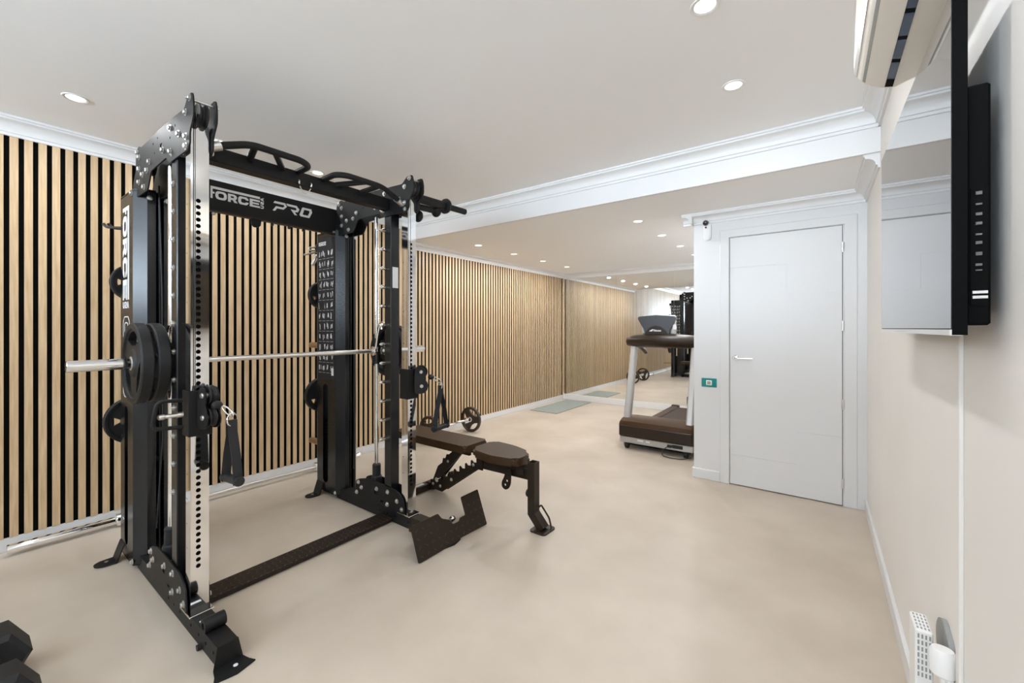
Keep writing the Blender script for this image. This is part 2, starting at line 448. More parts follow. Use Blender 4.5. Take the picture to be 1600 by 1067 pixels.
# leaf face built from strips so that the decorative lines are real grooves
cuts_h = [(1.787, 0, .56), (1.553, .57, 1), (.50, .52, 1), (.25, 0, .72)]
leaf.box((DX0, YD, .008), (DX1, YD + .04, DZ))
zs = [.008, .25, .50, 1.553, 1.787, DZ]
def strip(x0, x1, z0, z1): leaf.box((x0, yf, z0), (x1, YD + .001, z1), bev=.0012)
g = .0012
for poly in ([(0, 1.787 + g), (.54, 1.787 + g), (.54, 1.553 + g), (1, 1.553 + g), (1, DZ), (0, DZ)],
             [(0, .25 + g), (.62, .25 + g), (.62, .50 + g), (1, .50 + g), (1, 1.553 - g), (.536, 1.553 - g), (.536, 1.787 - g), (0, 1.787 - g)],
             [(0, .008), (1, .008), (1, .50 - g), (.624, .50 - g), (.624, .25 - g), (0, .25 - g)]):
    leaf.plate([(xg(t), z) for t, z in poly], [], 'y', yf, YD + .0005)
leaf.build('door_leaf', M_wallwhite, dr, smooth=False)
gp = MB().box((DX0 - .0038, YD + .012, .0), (DX0, YD + .05, DZ + .004)).box((DX1, YD + .012, 0), (DX1 + .0038, YD + .05, DZ + .004)).box((DX0, YD + .012, DZ), (DX1, YD + .05, DZ + .0038))
gp.box((DX0, YD + .03, 0), (DX1, YD + .05, .008)).build('door_seal', M_dark, dr, smooth=False)
hn = MB().lathe([(0, 0), (.026, 0), (.026, .006), (.023, .010), (0, .010)], (-.555, yf, 1.046), (0, -1, 0), 24).cyl((-.555, yf, 1.046), (-.555, yf - .045, 1.046), .010)
hn.tube([(-.555, yf - .045, 1.046), (-.535, yf - .05, 1.046), (-.43, yf - .05, 1.046)], .0085, 10)
hn.build('door_handle', M_chrome, dr)
for z in (1.877, 1.307, .737, .166):
    MB().cyl((DX1 + .003, yf - .004, z - .035), (DX1 + .003, yf - .004, z + .035), .007, 12).build('hinge', M_steel, dr)

# wall mirror, in panels
wm = thing('wall_mirror', 'frameless wall mirror covering the alcove end wall', 'mirror', (-2.3, YM, .10))
xe = [XL + .004, -2.753, -1.817, XD - .002]
for a, b in zip(xe, xe[1:]):
    MB().box((a + .001, YM, .10), (b - .001, YM + .006, 2.185)).build('mirror_panel', M_mirror, wm, smooth=False)

# ------------------------------------------------------------------ downlights
def downlight(x, y, z, label, group):
    t = thing('ceiling_downlight', label, 'downlight', (x, y, z), group)
    return t
dl0 = None
def put_downlight(x, y, z, label, group):
    global dl0
    if dl0 is None:
        t = thing('ceiling_downlight', label, 'downlight', (x, y, z), group)
        MB().lathe([(.038, -.001), (.046, -.004), (.052, -.003), (.053, 0.001), (.036, .001), (.036, .0)], (x, y, z), (0, 0, 1), 28).build('trim_ring', M_plastic, t)
        MB().lathe([(0, -.0015), (.036, -.0015), (.038, .0)], (x, y, z), (0, 0, 1), 28).build('lens', M_lamp, t)
        dl0 = t
    else:
        t = copy_tree(dl0, (x, y, z), None, label, group)
    L = bpy.data.lights.new('downlight_lamp', 'AREA'); L.shape = 'DISK'; L.size = .055; L.energy = REAR_DOWNLIGHT_W if y > 3.1 else DOWNLIGHT_W; L.color = DOWNLIGHT_COL
    lo = bpy.data.objects.new('downlight_lamp', L); C.objects.link(lo); lo.location = (x, y, z - .012)
GF, GR = 'downlights in the front ceiling', 'downlights in the lower rear ceiling'
for y, lab in ((.396, 'recessed downlight in the front ceiling, nearest the left edge of the photo'),
               (1.05, 'recessed downlight hidden above the pull-up handle nearest the left upright'),
               (1.71, 'recessed downlight seen just over the middle of the pull-up beam'),
               (2.36, 'recessed downlight hidden behind the right upright top plate'),
               (-.25, 'recessed downlight out of frame beside the slatted wall, first behind the viewpoint'),
               (-1.55, 'recessed downlight out of frame beside the slatted wall, nearest the high windows')):
    put_downlight(-3.15, y, ZC, lab, GF)
for y, lab in ((2.328, 'recessed downlight in the front ceiling above the television wall, nearest the downstand'),
               (1.688, 'recessed downlight in the front ceiling at the top edge of the photo'),
               (1.05, 'recessed downlight out of frame above the television'),
               (.396, 'recessed downlight out of frame directly above the viewpoint'),
               (-.25, 'recessed downlight out of frame on the television side, first behind the viewpoint'),
               (-1.55, 'recessed downlight out of frame on the television side, nearest the high windows')):
    put_downlight(-.347, y, ZC, lab, GF)
ords = ('nearest the downstand', 'second from the downstand', 'third from the downstand', 'nearest the wall mirror')
for k in range(4):
    put_downlight(-3.24, 3.715 + .712 * k, ZR, 'small rear ceiling downlight, row beside the slatted wall, ' + ords[k], GR)
for k in range(4):
    put_downlight(-1.337, 3.745 + .715 * k, ZR, 'small rear ceiling downlight, row above the treadmill, ' + ords[k], GR)

# ------------------------------------------------------------------ the strength machine
YL, YR = .638, 1.787
rack = thing('power_rack', 'black and chrome all-in-one power rack with smith machine and cable pulleys', 'gym machine', (-2.5, 1.21, 0))
R = rack
bolt_mesh = None
def bolts(parent, pts, yface, r=.0105, sgn=-1):
    """zinc bolts standing on a plate facing -Y (sgn -1) or +Y"""
    global bolt_mesh
    off = Vector((0, 0, 0)); p = parent
    while p is not None: off += Vector(p.location); p = p.parent
    if bolt_mesh is None:
        o = MB().lathe([(.016, 0), (.016, .002), (.0105, .002), (.0105, .009), (.0085, .011), (0, .012)], (0, 0, 0), (0, -1, 0), 8).build('bolt', M_zinc, None)
        bolt_mesh = o.data; bpy.data.objects.remove(o)
    for x, z in pts:
        o = bpy.data.objects.new('bolt', bolt_mesh); C.objects.link(o); o.parent = parent
        o.location = Vector((x, yface, z)) - off
        if sgn > 0: o.rotation_euler = (0, 0, PI)
        s = r / .0105; o.scale = (s, s, s)

TOP = rounded([(-2.062, 2.215), (-2.075, 2.262), (-2.125, 2.262), (-2.174, 2.222), (-2.472, 2.235), (-2.845, 2.229), (-2.875, 2.246), (-2.925, 2.236), (-2.94, 2.20), (-2.941, 2.13), (-2.998, 2.065), (-2.985, 1.985), (-2.723, 1.985), (-2.663, 2.067), (-2.419, 2.075), (-2.378, 2.041), (-2.127, 2.038), (-2.105, 2.06), (-2.105, 2.11), (-2.062, 2.16)], .014, 2)
TOPB = [(-2.10, 2.245), (-2.149, 2.2), (-2.357, 2.193), (-2.241, 2.134), (-2.149, 2.098), (-2.147, 2.056), (-2.352, 2.085), (-2.463, 2.12), (-2.682, 2.118), (-2.869, 2.185), (-2.904, 2.218), (-2.869, 2.122), (-2.723, 2.083), (-2.804, 2.08), (-2.869, 2.054), (-2.778, 2.011)]
TOPH = [circle(-2.29, 2.185, .006, 6), circle(-2.36, 2.15, .006, 6), circle(-2.60, 2.14, .006, 6), circle(-2.55, 2.2, .006, 6), circle(-2.62, 2.19, .006, 6), [(-2.51, 2.13), (-2.48, 2.13), (-2.48, 2.16), (-2.51, 2.16)]]
BOT = rounded([(-2.69, .075), (-2.69, .195), (-2.65, .215), (-2.54, .24), (-2.23, .225), (-2.165, .19), (-2.15, .13), (-2.15, .075)], .025, 3)
BOTB = [(-2.654, 0.19), (-2.619, 0.16), (-2.675, 0.115), (-2.442, 0.189), (-2.322, 0.196), (-2.225, 0.158), (-2.326, 0.112), (-2.177, 0.115)]
BOTH = [[(-2.47, .15), (-2.44, .15), (-2.44, .175), (-2.47, .175)], [(-2.40, .11), (-2.37, .11), (-2.37, .122), (-2.40, .122)]]

def side(Yc, right):
    W = 'right' if right else 'left'
    yo = Yc - .040                      # face towards the camera
    # base beam with adjustment holes
    b = MB()
    hol = [circle(x, .045, .007, 8) for x in (-1.87, -1.95, -2.03, -2.12, -2.26, -2.34, -2.42)]
    b.plate([(-2.95, .004), (-1.83, .004), (-1.83, .08), (-2.95, .08)], hol, 'y', Yc - .035, Yc - .031)
    b.box((-2.95, Yc - .031, .004), (-1.83, Yc + .035, .08))
    b.mi = 1; b.box((-2.5, Yc - .0312, .035), (-1.86, Yc - .0305, .055))
    bb_ = b.build('base_beam', [M_black, M_dark], R, smooth=False)
    # flared front foot, bent sheet
    f = MB()
    yA, yB, yC = .035, .050, .070
    sec = [(-1.835, .082, yA), (-1.829, .081, yA + .001), (-1.824, .006, yB), (-1.79, .005, yB + .008), (-1.762, .005, yC)]
    n0 = []
    for x, z, hw in sec:
        bow = .018 if x > -1.77 else 0
        n0.append([f.bm.verts.new((x + (bow if 0 < k < 4 and True else 0) * (1 - abs(k - 2) / 2.2), Yc - hw + hw * 2 * k / 4, z)) for k in range(5)])
    for A, B in zip(n0, n0[1:]):
        for k in range(4): f.bm.faces.new([A[k], B[k], B[k+1], A[k+1]])
    solid(f.bm, .004)
    bmesh.ops.recalc_face_normals(f.bm, faces=f.bm.faces[:])
    fo = f.build('front_foot', M_black, R, smooth=False)
    MB().lathe([(0, 0), (.008, 0), (.008, .002), (0, .002)], (-1.785, Yc + .01, .0092), (0, 0, 1), 12).build('foot_screw', M_print, fo)
    MB().cyl((-2.0, Yc - .05, .012), (-2.0, Yc + .05, .012), .012, 12).build('rubber_pad', M_rubber, R)
    if not right:
        bt = MB().lathe([(.014, 0), (.027, 0), (.027, .075), (.014, .075), (.014, 0)], (-1.965, Yc - .04, .107), (0, 1, 0), 18)
        bt.build('landmine_sleeve', M_black, R)
        MB().box((-2.055, Yc - .025, .0802), (-2.04, Yc + .028, .082)).build('base_label', M_print, R, smooth=False)
    # chrome front upright: real holes through the front and the camera-side face
    u = MB()
    x0, x1, y0, y1 = -2.19, -2.13, Yc - .033, Yc + .033
    fh = [circle(Yc - .006, z, .0092, 10) for z in [0.278 + .0268 * k for k in range(59)]]
    u.plate([(y0, .082), (y1, .082), (y1, 2.16), (y0, 2.16)], fh, 'x', x1 - .003, x1)
    sh = [circle(-2.175, z, .0035, 6) for z in [.35 + .105 * k for k in range(15)]]
    u.plate([(x0, .082), (x1 - .003, .082), (x1 - .003, 2.16), (x0, 2.16)], sh, 'y', y0, y0 + .003)
    u.box((x0, y1 - .003, .082), (x1 - .003, y1, 2.16)).box((x0, y0 + .003, .082), (x0 + .003, y1 - .003, 2.16))
    u.mi = 1; u.box((x0 + .006, y0 + .006, .09), (x1 - .007, y1 - .006, 2.15))  # black core added inside the tube, stands in for shade behind the holes
    up = tag(u.build('front_upright', [M_chrome, M_dark], R, smooth=False), 'chrome upright with a column of round holes')
    MB().box((x0 - .035, Yc - .045, .080), (x1 + .03, Yc + .045, .088), bev=.002).build('foot_flange', M_chrome, up, smooth=False)
    # guide grooves along the front face for the cables
    MB().tube([(x1 + .010, Yc - .020, 1.03), (x1 + .010, Yc - .020, 2.2)], .0016, 6).build('cable', M_rubber, R)
    # black smith upright with its pegs
    s = MB().box((-2.37, Yc - .035, .08), (-2.30, Yc + .035, 2.06), bev=.004)
    su = s.build('smith_upright', M_blacksat, R, smooth=False)
    sgp = -1 if right else 1            # pegs face the inside of the rack, bolt heads the outside
    pg = None
    for k in range(-9, 4):
        z = 1.689 + k * .1265
        if pg is None:
            pg = MB().lathe([(0, -.002), (.0115, 0), (.0115, .038), (.0085, .052), (.004, .057), (0, .058)], (-2.345, Yc + sgp * .034, z), (0, sgp, 0), 12).build('peg', M_chrome, su)
            zb = z
        else: copies(pg, [(0, 0, z - zb)])
    bolts(su, [(-2.345, 1.689 + k * .1265) for k in range(-9, 4)], Yc - sgp * .035, r=.009, sgn=-sgp)
    if right: MB().box((-2.2995, Yc - .022, 1.56), (-2.2985, Yc + .024, 1.70)).build('warning_label', M_print, su, smooth=False)
    # guide rod with end buffers
    yr = Yc - .003
    rd = MB().cyl((-2.50, yr, .20), (-2.50, yr, 2.07), .0145, 18).build('guide_rod', M_chrome, R)
    MB().lathe([(0, 0), (.036, 0), (.036, .06), (.029, .066), (.029, .14), (.022, .147), (0, .147)], (-2.50, yr, .195), (0, 0, 1), 18).build('rubber_buffer', M_rubber, R)
    MB().box((-2.56, Yc - .034, .08), (-2.44, Yc + .034, .197), bev=.004).build('rod_bracket', M_black, R, smooth=False)
    # side plates top and bottom
    for sg in (-1, 1):
        ya, yb = (Yc - .044, Yc - .038) if sg < 0 else (Yc + .038, Yc + .044)
        t = MB().plate(TOP, TOPH, 'y', ya, yb).build('top_plate', M_black, R, smooth=False)
        bolts(t, TOPB, ya if sg < 0 else yb, sgn=sg)
        t = MB().plate(BOT, BOTH, 'y', ya, yb).build('gusset_plate', M_black, R, smooth=False)
        bolts(t, BOTB, ya if sg < 0 else yb, sgn=sg)
    MB().cyl((-2.10, Yc - .06, 2.24), (-2.10, Yc + .06, 2.24), .006, 10).build('axle_bolt', M_zinc, R)
    for x, z in ((-2.12, 2.19), (-2.86, 2.15)):
        MB().lathe([(.008, -.012), (.042, -.012), (.050, -.016), (.050, -.010), (.040, -.003), (.040, .003), (.050, .010), (.050, .016), (.042, .012), (.008, .012), (.008, -.012)], (x, Yc, z), (0, 1, 0), 20).build('top_pulley', M_rubber, R)
    # weight tower: folded sheet shroud, open slots in the sides, stack inside
    ya, yb = Yc - .058, Yc + .115; xb, xf = -3.19, -2.878; zt = 2.03
    def sidepanel(y0_, y1_):
        return MB().plate([(xb, .03), (-2.93, .03), (-2.93, zt), (xb, zt)], [slot(-3.07, .10, .86, .036)], 'y', y0_, y1_).build('tower_side_panel', M_blacksat, R, smooth=False)
    sp = sidepanel(ya, ya + .003); sp2 = sidepanel(yb - .003, yb)
    t_ = .003
    MB().plate([(-2.93, ya), (xf, Yc - .010), (xf, Yc + .026), (xf - t_, Yc + .026), (xf - t_, Yc - .009), (-2.93, ya + t_)], [], 'z', .03, zt).build('tower_front_panel', M_blacksat, R, smooth=False)
    MB().plate([(-2.93, yb), (xf, Yc + .076), (xf, Yc + .060), (xf - t_, Yc + .060), (xf - t_, Yc + .075), (-2.93, yb - t_)], [], 'z', .03, zt).build('tower_front_panel', M_blacksat, R, smooth=False)
    MB().box((xb, ya + .003, .03), (xb + .003, yb - .003, zt)).build('tower_back_panel', M_blacksat, R, smooth=False)
    MB().plate([(xb, ya), (-2.93, ya), (xf, Yc - .010), (xf, Yc + .076), (-2.93, yb), (xb, yb)], [], 'z', zt - .012, zt - .008).build('tower_cap', M_black, R, smooth=False)
    MB().plate([(xb, ya), (-2.93, ya), (xf, Yc - .010), (xf, Yc + .076), (-2.93, yb), (xb, yb)], [], 'z', .03, .036).build('tower_floor', M_black, R, smooth=False)
    stk = MB()
    for k in range(16):
        stk.box((-3.15, ya + .03, .12 + k * .027), (-2.97, yb - .03, .143 + k * .027), bev=.002)
    stk.build('weight_stack', M_dark, R, smooth=False)
    ch = MB()
    for k in range(26):
        zz = .62 + k * .022
        ch.tube([Vector((-3.045 + (.005 * math.cos(a) if k % 2 else 0), ya + .014 + (0 if k % 2 else .005 * math.cos(a)), zz + .011 * math.sin(a))) for a in [2*PI*q/8 for q in range(8)]], .0016, 5, closed=True)
    ch.build('chain', M_steel, R)
    cb = MB().tube([(xf - .01, Yc + .043, .06), (xf - .01, Yc + .045, 1.2), (xf - .004, Yc + .040, 2.02)], .004, 6).tube([(-2.80, Yc + .010, .24), (-2.83, Yc + .043, .7), (-2.842, Yc + .043, 1.5), (-2.84, Yc + .03, 2.05)], .004, 6)
    cb.build('cable', M_rubber, R)
    bolts(sp, [(-2.95, 2.01)], ya)
    MB().lathe([(0, 0), (.014, 0), (.012, .005), (0, .007)], (xf, Yc, 1.985), (1, 0, 0), 12).build('rivet', M_zinc, R)
    MB().lathe([(0, 0), (.014, 0), (.012, .005), (0, .007)], (xf, Yc + .075, 1.985), (1, 0, 0), 12).build('rivet', M_zinc, R)
    # bent rear feet
    for sg in (-1, 1):
        y_in = ya + .002 if sg < 0 else yb - .002
        yo2 = (Yc - .175) if sg < 0 else Yc + .235
        pts = [(y_in, .13), (y_in + sg * .012, .13), (y_in + sg * .030, .006), (yo2, .006)]
        rf = MB()
        rings = []
        prof = [(y_in, .098, .048), (y_in + sg * .006, .095, .048), (y_in + sg * .036, .008, .046), (yo2 - sg * .03, .008, .042), (yo2 - sg * .008, .008, .028), (yo2, .008, .012)]
        for y, z, hw in prof: rings.append([rf.bm.verts.new((-3.14 - hw, y, z)), rf.bm.verts.new((-3.14 + hw, y, z))])
        for A, B in zip(rings, rings[1:]): rf.bm.faces.new([A[0], A[1], B[1], B[0]])
        solid(rf.bm, .005)
        bmesh.ops.recalc_face_normals(rf.bm, faces=rf.bm.faces[:])
        ro = rf.build('rear_foot', M_black, R, smooth=False)
        MB().lathe([(0, 0), (.009, 0), (.009, .003), (0, .003)], (-3.14, yo2 - sg * .05, .0105), (0, 0, 1), 12).build('foot_screw', M_zinc, ro)
    bolts(sp, [(-2.93 - .004, .05)], ya)
    # plate storage pegs on the back of the tower
    for z in (1.555, 1.15, .755, .36):
        MB().cyl((xb + .002, Yc + .01, z), (-3.41, Yc + .01, z), .024, 16, ch=.003).lathe([(.024, 0), (.04, 0), (.04, .012), (.024, .012)], (xb, Yc + .01, z), (-1, 0, 0), 16).build('storage_peg', M_bronze, R)
    # cable carriage
    zc = .925
    k = MB()
    k.box((x1 + .002, yo - .003, zc - .093), (x1 + .010, Yc + .043, zc + .10), bev=.003)
    k.box((x0 - .010, yo - .003, zc - .093), (x1 + .010, yo + .003, zc + .10), bev=.002).box((x0 - .010, Yc + .036, zc - .093), (x1 + .010, Yc + .043, zc + .10), bev=.002).box((x0 - .010, yo, zc - .093), (x0 - .004, Yc + .043, zc + .10), bev=.002)
    car = k.build('cable_carriage', M_black, R, smooth=False)
    if not right:
        hd = MB().tube([(-2.165, yo - .010, .985), (-2.165, yo - .095, .99), (-2.165, yo - .112, .88), (-2.165, yo - .010, .872)], .0085, 10, fillet=.025)
        hd.build('carriage_handle', M_black, R)
        MB().cyl((-2.165, yo - .010, .925), (-2.165, yo - .030, .925), .012, 14).cyl((-2.165, yo - .030, .925), (-2.165, yo - .075, .925), .0085, 14).lathe([(0, 0), (.010, .001), (.012, .006), (.011, .02), (.006, .024), (0, .025)], (-2.165, yo - .07, .925), (0, -1, 0), 14).build('pop_pin', M_steel, R)
    # swivel block with two pulleys; the right one is turned sideways
    sw = MB(); mids = []
    def blk(ox, oy, ang):
        c_, s_ = math.cos(ang), math.sin(ang)
        def T(a, b, z): return (ox + a * c_ - b * s_, oy + a * s_ + b * c_, z)
        for bside in (-.024, .024):
            prof = [(0, zc - .055), (.035, zc - .062), (.075, zc - .05), (.088, zc - .015), (.07, zc + .02), (.062, zc + .045), (.075, zc + .075), (.055, zc + .115), (.02, zc + .118), (0, zc + .07)]
            prof = rounded(prof, .02, 2)
            A = [sw.bm.verts.new(T(a, bside - .0025, z)) for a, z in prof]; B = [sw.bm.verts.new(T(a, bside + .0025, z)) for a, z in prof]
            sw.bm.faces.new(A); sw.bm.faces.new(B[::-1])
            for i in range(len(A)): sw.bm.faces.new([A[i], B[i], B[(i+1) % len(A)], A[(i+1) % len(A)]])
        bmesh.ops.recalc_face_normals(sw.bm, faces=sw.bm.faces[:])
        bo = sw.build('swivel_block', M_black, R, smooth=False)
        dirv = Vector((-s_, c_, 0))
        for a, z in ((.045, zc - .01), (.042, zc + .082)):
            cc = Vector(T(a, 0, z))
            MB().lathe([(.008, -.009), (.030, -.009), (.040, -.014), (.042, -.010), (.034, 0), (.042, .010), (.040, .014), (.030, .009), (.008, .009), (.008, -.009)], cc, dirv, 20).build('pulley', M_rubber, R)
            MB().lathe([(0, -.032), (.010, -.032), (.012, -.028), (.012, .028), (.010, .032), (0, .032)], cc, dirv, 8).build('pulley_axle', M_zinc, bo)
        return T
    T = blk(x1 + .012, Yc + (.012 if not right else .012), 0.12 if not right else .85)
    st = Vector(T(.105, 0, zc + .045))
    MB().sphere(tuple(st), .021, 14, (1, 1, .85)).build('cable_stopper', M_rubber, R)
    return T, st
TL, stL = side(YL, False)
TR, stR = side(YR, True)

# cross members
MB().box((-2.37, YL + .044, 2.078), (-2.30, YR - .044, 2.15), bev=.003).build('pull_up_beam', M_black, R, smooth=False)
for sg in (1, -1):
    def Y(y): return y if sg > 0 else 2.425 - y
    h = MB().tube([(-2.165, Y(.715), 2.105), (-2.155, Y(.845), 2.155), (-2.155, Y(1.085), 2.155), (-2.185, Y(1.14), 2.15), (-2.32, Y(1.14), 2.145)], .0165, 12, fillet=.045)
    h.tube([(-2.155, Y(.865), 2.155), (-2.31, Y(.90), 2.135)], .0155, 10).tube([(-2.157, Y(.955), 2.155), (-2.31, Y(1.06), 2.14)], .0155, 10)
    hh = h.build('pull_up_handle', M_black, R)
    MB().cyl((-2.170, Y(.682), 2.09), (-2.163, Y(.725), 2.109), .0215, 16).build('handle_collar', M_steel, hh)
cn = MB()
for k in range(11):
    t = k / 10; y = 1.142 + .068 * t; z = 2.088 - .052 * math.sin(PI * t) ** .7
    a = math.atan2(-.048 * PI * math.cos(PI * t), .068)
    cn.tube([Vector((-2.296 + (.0035 * math.cos(q) if k % 2 else 0), y + .007 * math.sin(q) * math.cos(a) - (0 if k % 2 else .0035 * math.cos(q)) * math.sin(a), z + .007 * math.sin(q) * math.sin(a) + (0 if k % 2 else .0035 * math.cos(q)) * math.cos(a))) for q in [2*PI*j/8 for j in range(8)]], .0014, 5, closed=True)
for y in (1.142, 1.21): cn.tube([(-2.30, y, 2.105), (-2.292, y, 2.098), (-2.296, y, 2.084)], .003, 6)
cn.build('hanging_chain', M_steel, R)
# header with lettering
hdr = MB().box((-2.956, YL + .10, 2.018), (-2.950, YR + .02, 2.187)).box((-2.998, YL + .10, 2.006), (-2.950, YR + .02, 2.018)).box((-2.998, YL + .10, 2.018), (-2.992, YR + .02, 2.187)).box((-2.992, YL + .10, 2.181), (-2.956, YR + .02, 2.187))
hdo = hdr.build('header_sign', M_black, R, smooth=False)
MB().box((-2.975, YL + .10, 1.996), (-2.935, YR + .02, 2.006)).build('header_lip', M_brownmetal, hdo, smooth=False)
for y in (.955, 1.29, 1.40, 1.50): MB().sphere((-2.955, y, 1.985), .011, 10).cyl((-2.955, y, 2.0), (-2.955, y, 1.985), .006, 8).build('band_peg', M_zinc if y < 1 else M_rubber, hdo)
MB().plate([(1.155, 2.0), (1.22, 2.0), (1.215, 1.96), (1.20, 1.945), (1.175, 1.945), (1.16, 1.96)], [], 'x', -2.96, -2.942, bev=.004).build('landmine_hook', M_black, hdo)
# lettering as real thin plates; local (a along reading direction, b up), letter box height 1
def letters():
    F = ([(0, 0), (.16, 0), (.16, .40), (.30, .40), (.30, .55), (.16, .55), (.16, .80), (4.0, .80), (4.0, 1), (0, 1)], [])
    def ring(x, wd, hh, t, r=.22): return (rounded([(x, 0), (x + wd, 0), (x + wd, hh), (x, hh)], r, 5), [rounded([(x + t, t * .75), (x + wd - t, t * .75), (x + wd - t, hh - t * .75), (x + t, hh - t * .75)], r * .6, 4)[::-1]])
    O = ring(.37, .88, .68, .22, .36)
    Rr = ([(1.34, 0), (1.56, 0), (1.56, .20), (1.70, .20), (1.86, 0), (2.12, 0), (1.93, .24), (2.03, .34), (2.06, .47), (2.0, .60), (1.85, .68), (1.34, .68)], [[(1.56, .37), (1.56, .52), (1.78, .52), (1.84, .445), (1.78, .37)]])
    Cc = (rounded([(2.16, .16), (2.30, 0), (2.86, 0), (3.02, .16), (3.02, .25), (2.80, .25), (2.74, .17), (2.46, .17), (2.40, .25), (2.40, .43), (2.46, .51), (2.74, .51), (2.80, .43), (3.02, .43), (3.02, .52), (2.86, .68), (2.30, .68), (2.16, .52)], .05, 2), [])
    E_ = ([(3.12, 0), (4.0, 0), (4.0, .16), (3.36, .16), (3.36, .27), (3.92, .27), (3.92, .41), (3.36, .41), (3.36, .52), (4.0, .52), (4.0, .68), (3.12, .68)], [])
    return [F, O, Rr, Cc, E_]
def usa(x):   # stacked on its side, reading upwards
    U = ([(0, 0), (.20, 0), (.28, .06), (.28, .22), (.20, .28), (0, .28), (0, .20), (.17, .20), (.20, .17), (.20, .11), (.17, .08), (0, .08)], [])
    S_ = ([(.0, .35), (.07, .35), (.07, .50), (.11, .50), (.11, .40), (.15, .35), (.23, .35), (.28, .40), (.28, .61), (.21, .61), (.21, .44), (.18, .44), (.18, .55), (.14, .61), (.05, .61), (0, .56)], [])
    A = ([(.28, .66), (.28, .74), (.21, .76), (.21, .86), (.28, .88), (.28, .96), (0, .86), (0, .76)], [[(.14, .78), (.06, .81), (.14, .84)]])
    return [([(x + a, b) for a, b in o], [[(x + a, b) for a, b in h] for h in hs]) for o, hs in (U, S_, A)]
def pro():
    P = ([(0, 0), (.34, .34), (1.20, .34), (1.48, .62), (1.48, .74), (1.28, 1.0), (.30, 1.0), (.22, .80), (1.16, .80), (1.22, .70), (1.12, .56), (.42, .56), (.12, .20), (.34, .20)], [])
    P = ([(0, 0), (.26, 0), (.48, .30), (1.18, .30), (1.55, .66), (1.36, 1.0), (.22, 1.0), (.08, .78), (1.20, .78), (1.27, .66), (1.12, .50), (.36, .50)], [])
    R_ = ([(1.62, .78), (1.48, 1.0), (2.66, 1.0), (2.98, .66), (2.80, .36), (2.44, .30), (2.72, 0), (2.42, 0), (1.98, .50), (2.56, .50), (2.66, .66), (2.52, .78)], [])
    O_ = ([(2.98, .14), (3.12, 0), (4.16, 0), (4.50, .64), (4.40, 1.0), (3.36, 1.0), (3.26, .86)], [[(3.36, .22), (3.54, .78), (4.12, .78), (4.20, .66), (3.98, .22)]])
    return [P, R_, O_]
def place_letters(glyphs, o, right, up, sx, sz, t, m, name, parent):
    mb = MB(); r_, u_ = Vector(right), Vector(up); n_ = r_.cross(u_)
    for outl, holes in glyphs:
        g = MB(); g.plate([(a * sx, b * sz) for a, b in outl], [[(a * sx, b * sz) for a, b in h] for h in holes], 'z', 0, t)
        mtx = Matrix((r_, u_, n_)).transposed().to_4x4(); mtx.translation = Vector(o)
        bmesh.ops.transform(g.bm, matrix=mtx, verts=g.bm.verts[:])
        me = bpy.data.meshes.new('t'); g.bm.to_mesh(me); g.bm.free(); mb.bm.from_mesh(me); bpy.data.meshes.remove(me)
    return mb.build(name, m, parent, smooth=False)
place_letters(letters() + usa(4.06), (-2.9498, .936, 2.075), (0, 1, 0), (0, 0, 1), .0688, .0735, .0012, M_print, 'lettering', hdo)
place_letters(pro(), (-2.9498, 1.29, 2.080), (0, 1, 0), (0, 0, 1), .060, .066, .0012, M_print, 'lettering', hdo)
# the same lettering down the side of the left tower
tside = [o for o in R.children if o.name.startswith('tower_side_panel')]
yt = YL - .0582
place_letters(letters() + usa(4.08), (-3.135, yt, 1.955), (0, 0, -1), (1, 0, 0), .1275, .13, .0012, M_print, 'lettering', tside[0])
def outline(o, pts, w=.006):
    mb = MB()
    for loop in pts:
        n = len(loop)
        for i in range(n):
            a, b = loop[i], loop[(i + 1) % n]
            mb.beam((a[0], yt - .0003, a[1]), (b[0], yt - .0003, b[1]), w, .0012, up=(0, 1, 0))
    return mb.build('lettering', M_print, o, smooth=False)
def rot_loop(pts, z0, sc=.13): return [(-3.13 + b * sc, z0 - a * sc) for a, b in pts]
Gl = rounded([(0, .2), (.2, 0), (1.1, 0), (1.1, .55), (.6, .55), (.6, .38), (.85, .38), (.85, .24), (.32, .24), (.25, .34), (.25, .66), (.32, .76), (1.1, .76), (1.1, 1), (.2, 1), (0, .8)], .06, 2)
T2 = rounded([(0, 0), (1.1, 0), (1.1, .24), (.45, .24), (1.05, .6), (1.05, .82), (.88, 1), (.05, 1), (.05, .76), (.75, .76), (.78, .68), (0, .22)], .06, 2)
Z0 = rounded([(0, .2), (.2, 0), (.9, 0), (1.1, .2), (1.1, .8), (.9, 1), (.2, 1), (0, .8)], .08, 3)
Zi = rounded([(.26, .3), (.34, .24), (.76, .24), (.84, .3), (.84, .7), (.76, .76), (.34, .76), (.26, .7)], .05, 3)
outline(tside[0], [rot_loop(Gl, 1.352), rot_loop(T2, 1.20), rot_loop(Z0, 1.055), rot_loop(Zi, 1.055)])
